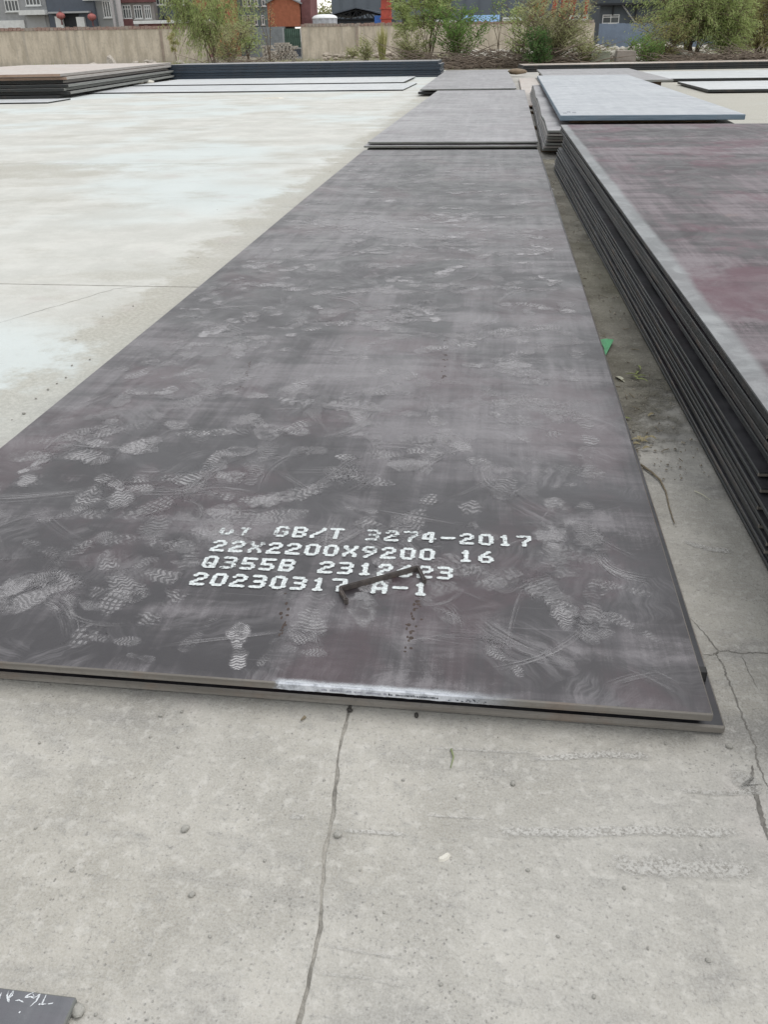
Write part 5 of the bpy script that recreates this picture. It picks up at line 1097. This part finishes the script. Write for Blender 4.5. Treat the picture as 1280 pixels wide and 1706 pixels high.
tree('large feathery olive willow right of the pale blue fence', 1148, 47, 4.6, 4.0, 15, 38, 44, (.18, .034), 'lf_willow', .32, 12, .22, name='willow_tree', stemr=.045, jit=.08)
tree('yellowish feathery willow at the right edge', 1272, 49, 4.8, 3.2, 13, 32, 44, (.18, .034), 'lf_yellow', .32, 14, .1, name='willow_tree', stemr=.04, jit=.08)
tree('deep green bush between the two feathery willows', 1215, 46.5, 3.4, 2.0, 12, 20, 40, (.17, .036), 'lf_willow', .25, 15, .12, name='leafy_bush', cat='bush', stemr=.03, jit=.08)
tree('brownish low bush at the foot of the large feathery willow', 1105, 46, 1.9, 1.7, 10, 14, 26, (.14, .034), 'lf_yellow', .1, 28, .1, name='leafy_bush', cat='bush', stemr=.02)
tree('small grey-green shrub before the right wall, left of the grass clump', 612, 52, 1.2, .8, 6, 7, 22, (.12, .05), 'lf_olive', .0, 16, .1, name='shrub', cat='shrub', stemr=.015)
tree('little shrub at the base of the right wall', 588, 58, .6, .8, 6, 5, 20, (.1, .05), 'lf_olive', .0, 17, .1, name='shrub', cat='shrub', stemr=.015)
tree('pale distant tree in the strip of sky beside the hall', 543, 170, 6.4, 3.5, 8, 10, 24, (.5, .3), 'lf_olive', .0, 18, .35, name='distant_tree', stemr=.08, jit=.4)
tree('low green weeds beside the concrete blocks', 1085, 44.5, 1.1, 1.2, 9, 7, 26, (.13, .045), 'lf_green', .0, 19, .1, name='weed_clump', cat='weeds', stemr=.015)
tree('olive weeds behind the low black stack, left of the concrete blocks', 985, 43.8, 1.3, 1.0, 9, 7, 26, (.14, .04), 'lf_olive', .0, 20, .1, name='weed_clump', cat='weeds', stemr=.015)
def grass_clump(px, Y, h, r, n, mat, label, seed):
    rg = np.random.default_rng(seed); p = at(px, 80, Y=Y); b = MB()
    for i in range(n):
        a = rg.uniform(0, 6.28); q = rg.uniform(0, r); hh = h*rg.uniform(.6, 1.1); x, y = math.cos(a)*q*.3, math.sin(a)*q*.3; tx, ty = math.cos(a)*q, math.sin(a)*q; w_ = .02
        b.add([(x-w_, y, 0), (x+w_, y, 0), ((x+tx)/2+w_*.8, (y+ty)/2, hh*.6), ((x+tx)/2-w_*.8, (y+ty)/2, hh*.6), (tx, ty, hh)], [(0, 1, 2, 3), (3, 2, 4)])
    tag(b.build('grass_clump', M[mat], None, (p.x, Y, mound_z(p.x, Y)-.03)), label, 'grass')
grass_clump(637, 52, 1.75, .45, 90, 'lf_yellow', 'tall upright yellow-green grass clump before the right wall', 1)
# brush pile of dead branches
def brush(pxa, pxb, Y, h, n, label, seed, spread=1.6):
    rg = np.random.default_rng(seed); x0, x1 = at(pxa, 95, Y=Y).x, at(pxb, 95, Y=Y).x; b = MB()
    for i in range(n):
        x = rg.uniform(x0, x1); y = Y+rg.normal(0, spread*.4); e = math.sin(math.pi*(x-x0)/(x1-x0))**.5; z = mound_z(x, y)+abs(rg.normal(0, .45))*h*e*.6; a = rg.normal(0, .6)+(3.14 if rg.random() < .5 else 0); L_ = rg.uniform(.5, 2.4); pit = rg.normal(.12, .22)
        pts = [Vector((x+math.cos(a)*L_*t+rg.normal(0, .03), y+math.sin(a)*L_*t*.5, max(mound_z(x, y)+.01, z+L_*t*pit-.25*t*t+rg.normal(0, .03)))) for t in (0, .33, .66, 1)]
        b.tube(pts, [rg.uniform(.012, .03), .018, .012, .005], 4, cap=False)
    tag(b.build('brush_pile', simple('dead_branch', (0.17, 0.135, 0.105), 0.35, 4, 0.95)), label, 'brush pile', kind='stuff')
brush(640, 830, 44.5, .8, 420, 'brown heap of dead branches behind the far end of the middle row', 1); brush(760, 1000, 44.0, 1.3, 420, 'tangle of dead branches between the middle bushes', 2); brush(1120, 1300, 44, .7, 380, 'reddish brown brush under the right willows', 3); brush(300, 460, 47, .5, 120, 'thin dead brush under the drooping willow', 4)
def rubble(pxa, pxb, Ya, Yb, n, r, label, seed, col, hgt):
    rg = random.Random(seed); b = MB()
    for i in range(n):
        Y = rg.uniform(Ya, Yb); x = rg.uniform(at(pxa, 90, Y=Y).x, at(pxb, 90, Y=Y).x); rr = r*rg.uniform(.35, 1.2); z = mound_z(x, Y)+rg.uniform(-.03, hgt)
        me = stone_mesh('tmp', rr, rg.randint(0, 99999), .6); vs_ = [(v.co.x+x, v.co.y+Y, v.co.z+z-.04) for v in me.vertices]; fs = [tuple(p.vertices) for p in me.polygons]; b.add(vs_, fs); bpy.data.meshes.remove(me)
    tag(b.build('rubble_heap', simple('rubble_'+str(seed), col, 0.3, 3, 0.95)), label, 'rubble', kind='stuff')
rubble(1000, 1180, 46, 60, 420, .2, 'pale rubble heap before the blue fence', 1, (0.50, 0.47, 0.41), .35); rubble(540, 720, 56, 62, 130, .22, 'tan rubble along the foot of the right wall', 2, (0.36, 0.31, 0.25), .2); rubble(760, 1010, 47, 56, 160, .26, 'pale rubble among the middle bushes', 3, (0.46, 0.43, 0.38), .3); rubble(150, 330, 52, 55, 30, .22, 'few stones at the foot of the left wall', 4, (0.38, 0.34, 0.29), .05)
for (pa, pb, pt, col, lb) in ((1027, 1061, 85, (0.28, 0.245, 0.215), 'tan concrete block behind the low black stack'), (984, 1018, 86, (0.25, 0.26, 0.20), 'mossy concrete block left of the tan one')):
    x0, x1, z0, z1 = fr(pa, pb, pt, 106, 43.5); b = MB(); b.add([(x0,43.5,0),(x1,43.5,0),(x1,44.5,0),(x0,44.5,0),(x0+.06,43.53,z1),(x1-.04,43.52,z1-.03),(x1-.05,44.4,z1),(x0+.05,44.45,z1+.02)], [(0,3,2,1),(4,5,6,7),(0,1,5,4),(1,2,6,5),(2,3,7,6),(3,0,4,7)])
    tag(b.build('concrete_block', simple('block_'+lb[:5], col, 0.2, 3, 0.95, 0.4)), lb, 'concrete block')
for (px_, py_, w_, h_, lb) in ((162, 103, .55, .45, 'angular lump of concrete before the left wall'), (188, 99, .3, .75, 'pointed upright slab shard before the left wall')):
    p = at(px_, 108, Y=50); b = MB(); z = mound_z(p.x, 50)-.05; b.add([(-w_,-.3,0),(w_,-.3,0),(w_*.9,.3,0),(-w_*.9,.3,0),(-w_*.7,-.2,h_*.9),(w_*.2,-.2,h_*.7),(w_*.3,.2,h_*.6),(-w_*.5,.2,h_)], [(0,3,2,1),(4,5,6,7),(0,1,5,4),(1,2,6,5),(2,3,7,6),(3,0,4,7)]); tag(b.build('concrete_lump', M['palebrick'], None, (p.x, 50, z)), lb, 'rubble')
# sparse dry weeds over the rough ground
def weeds():
    rg = np.random.default_rng(9); n = 9000; Y = rg.uniform(42.5, 62, n); X = rg.uniform(-34, 22, n); keep = np.sin(X*.7+Y*.5)+np.sin(X*.31-Y*.9)+rg.normal(0, .7, n) > .2; X, Y = X[keep], Y[keep]; Z = np.array([mound_z(a, c_) for a, c_ in zip(X, Y)])+.08
    D = rg.normal(0, .45, (len(X), 3))+np.array([0, 0, 1]); tag(link('weeds', leaves_mesh('weeds', np.stack([X, Y, Z], 1), D, .26, .035, M['lf_olive'])), 'sparse olive weeds over the rough ground beyond the yard', 'weeds', kind='stuff')
weeds()
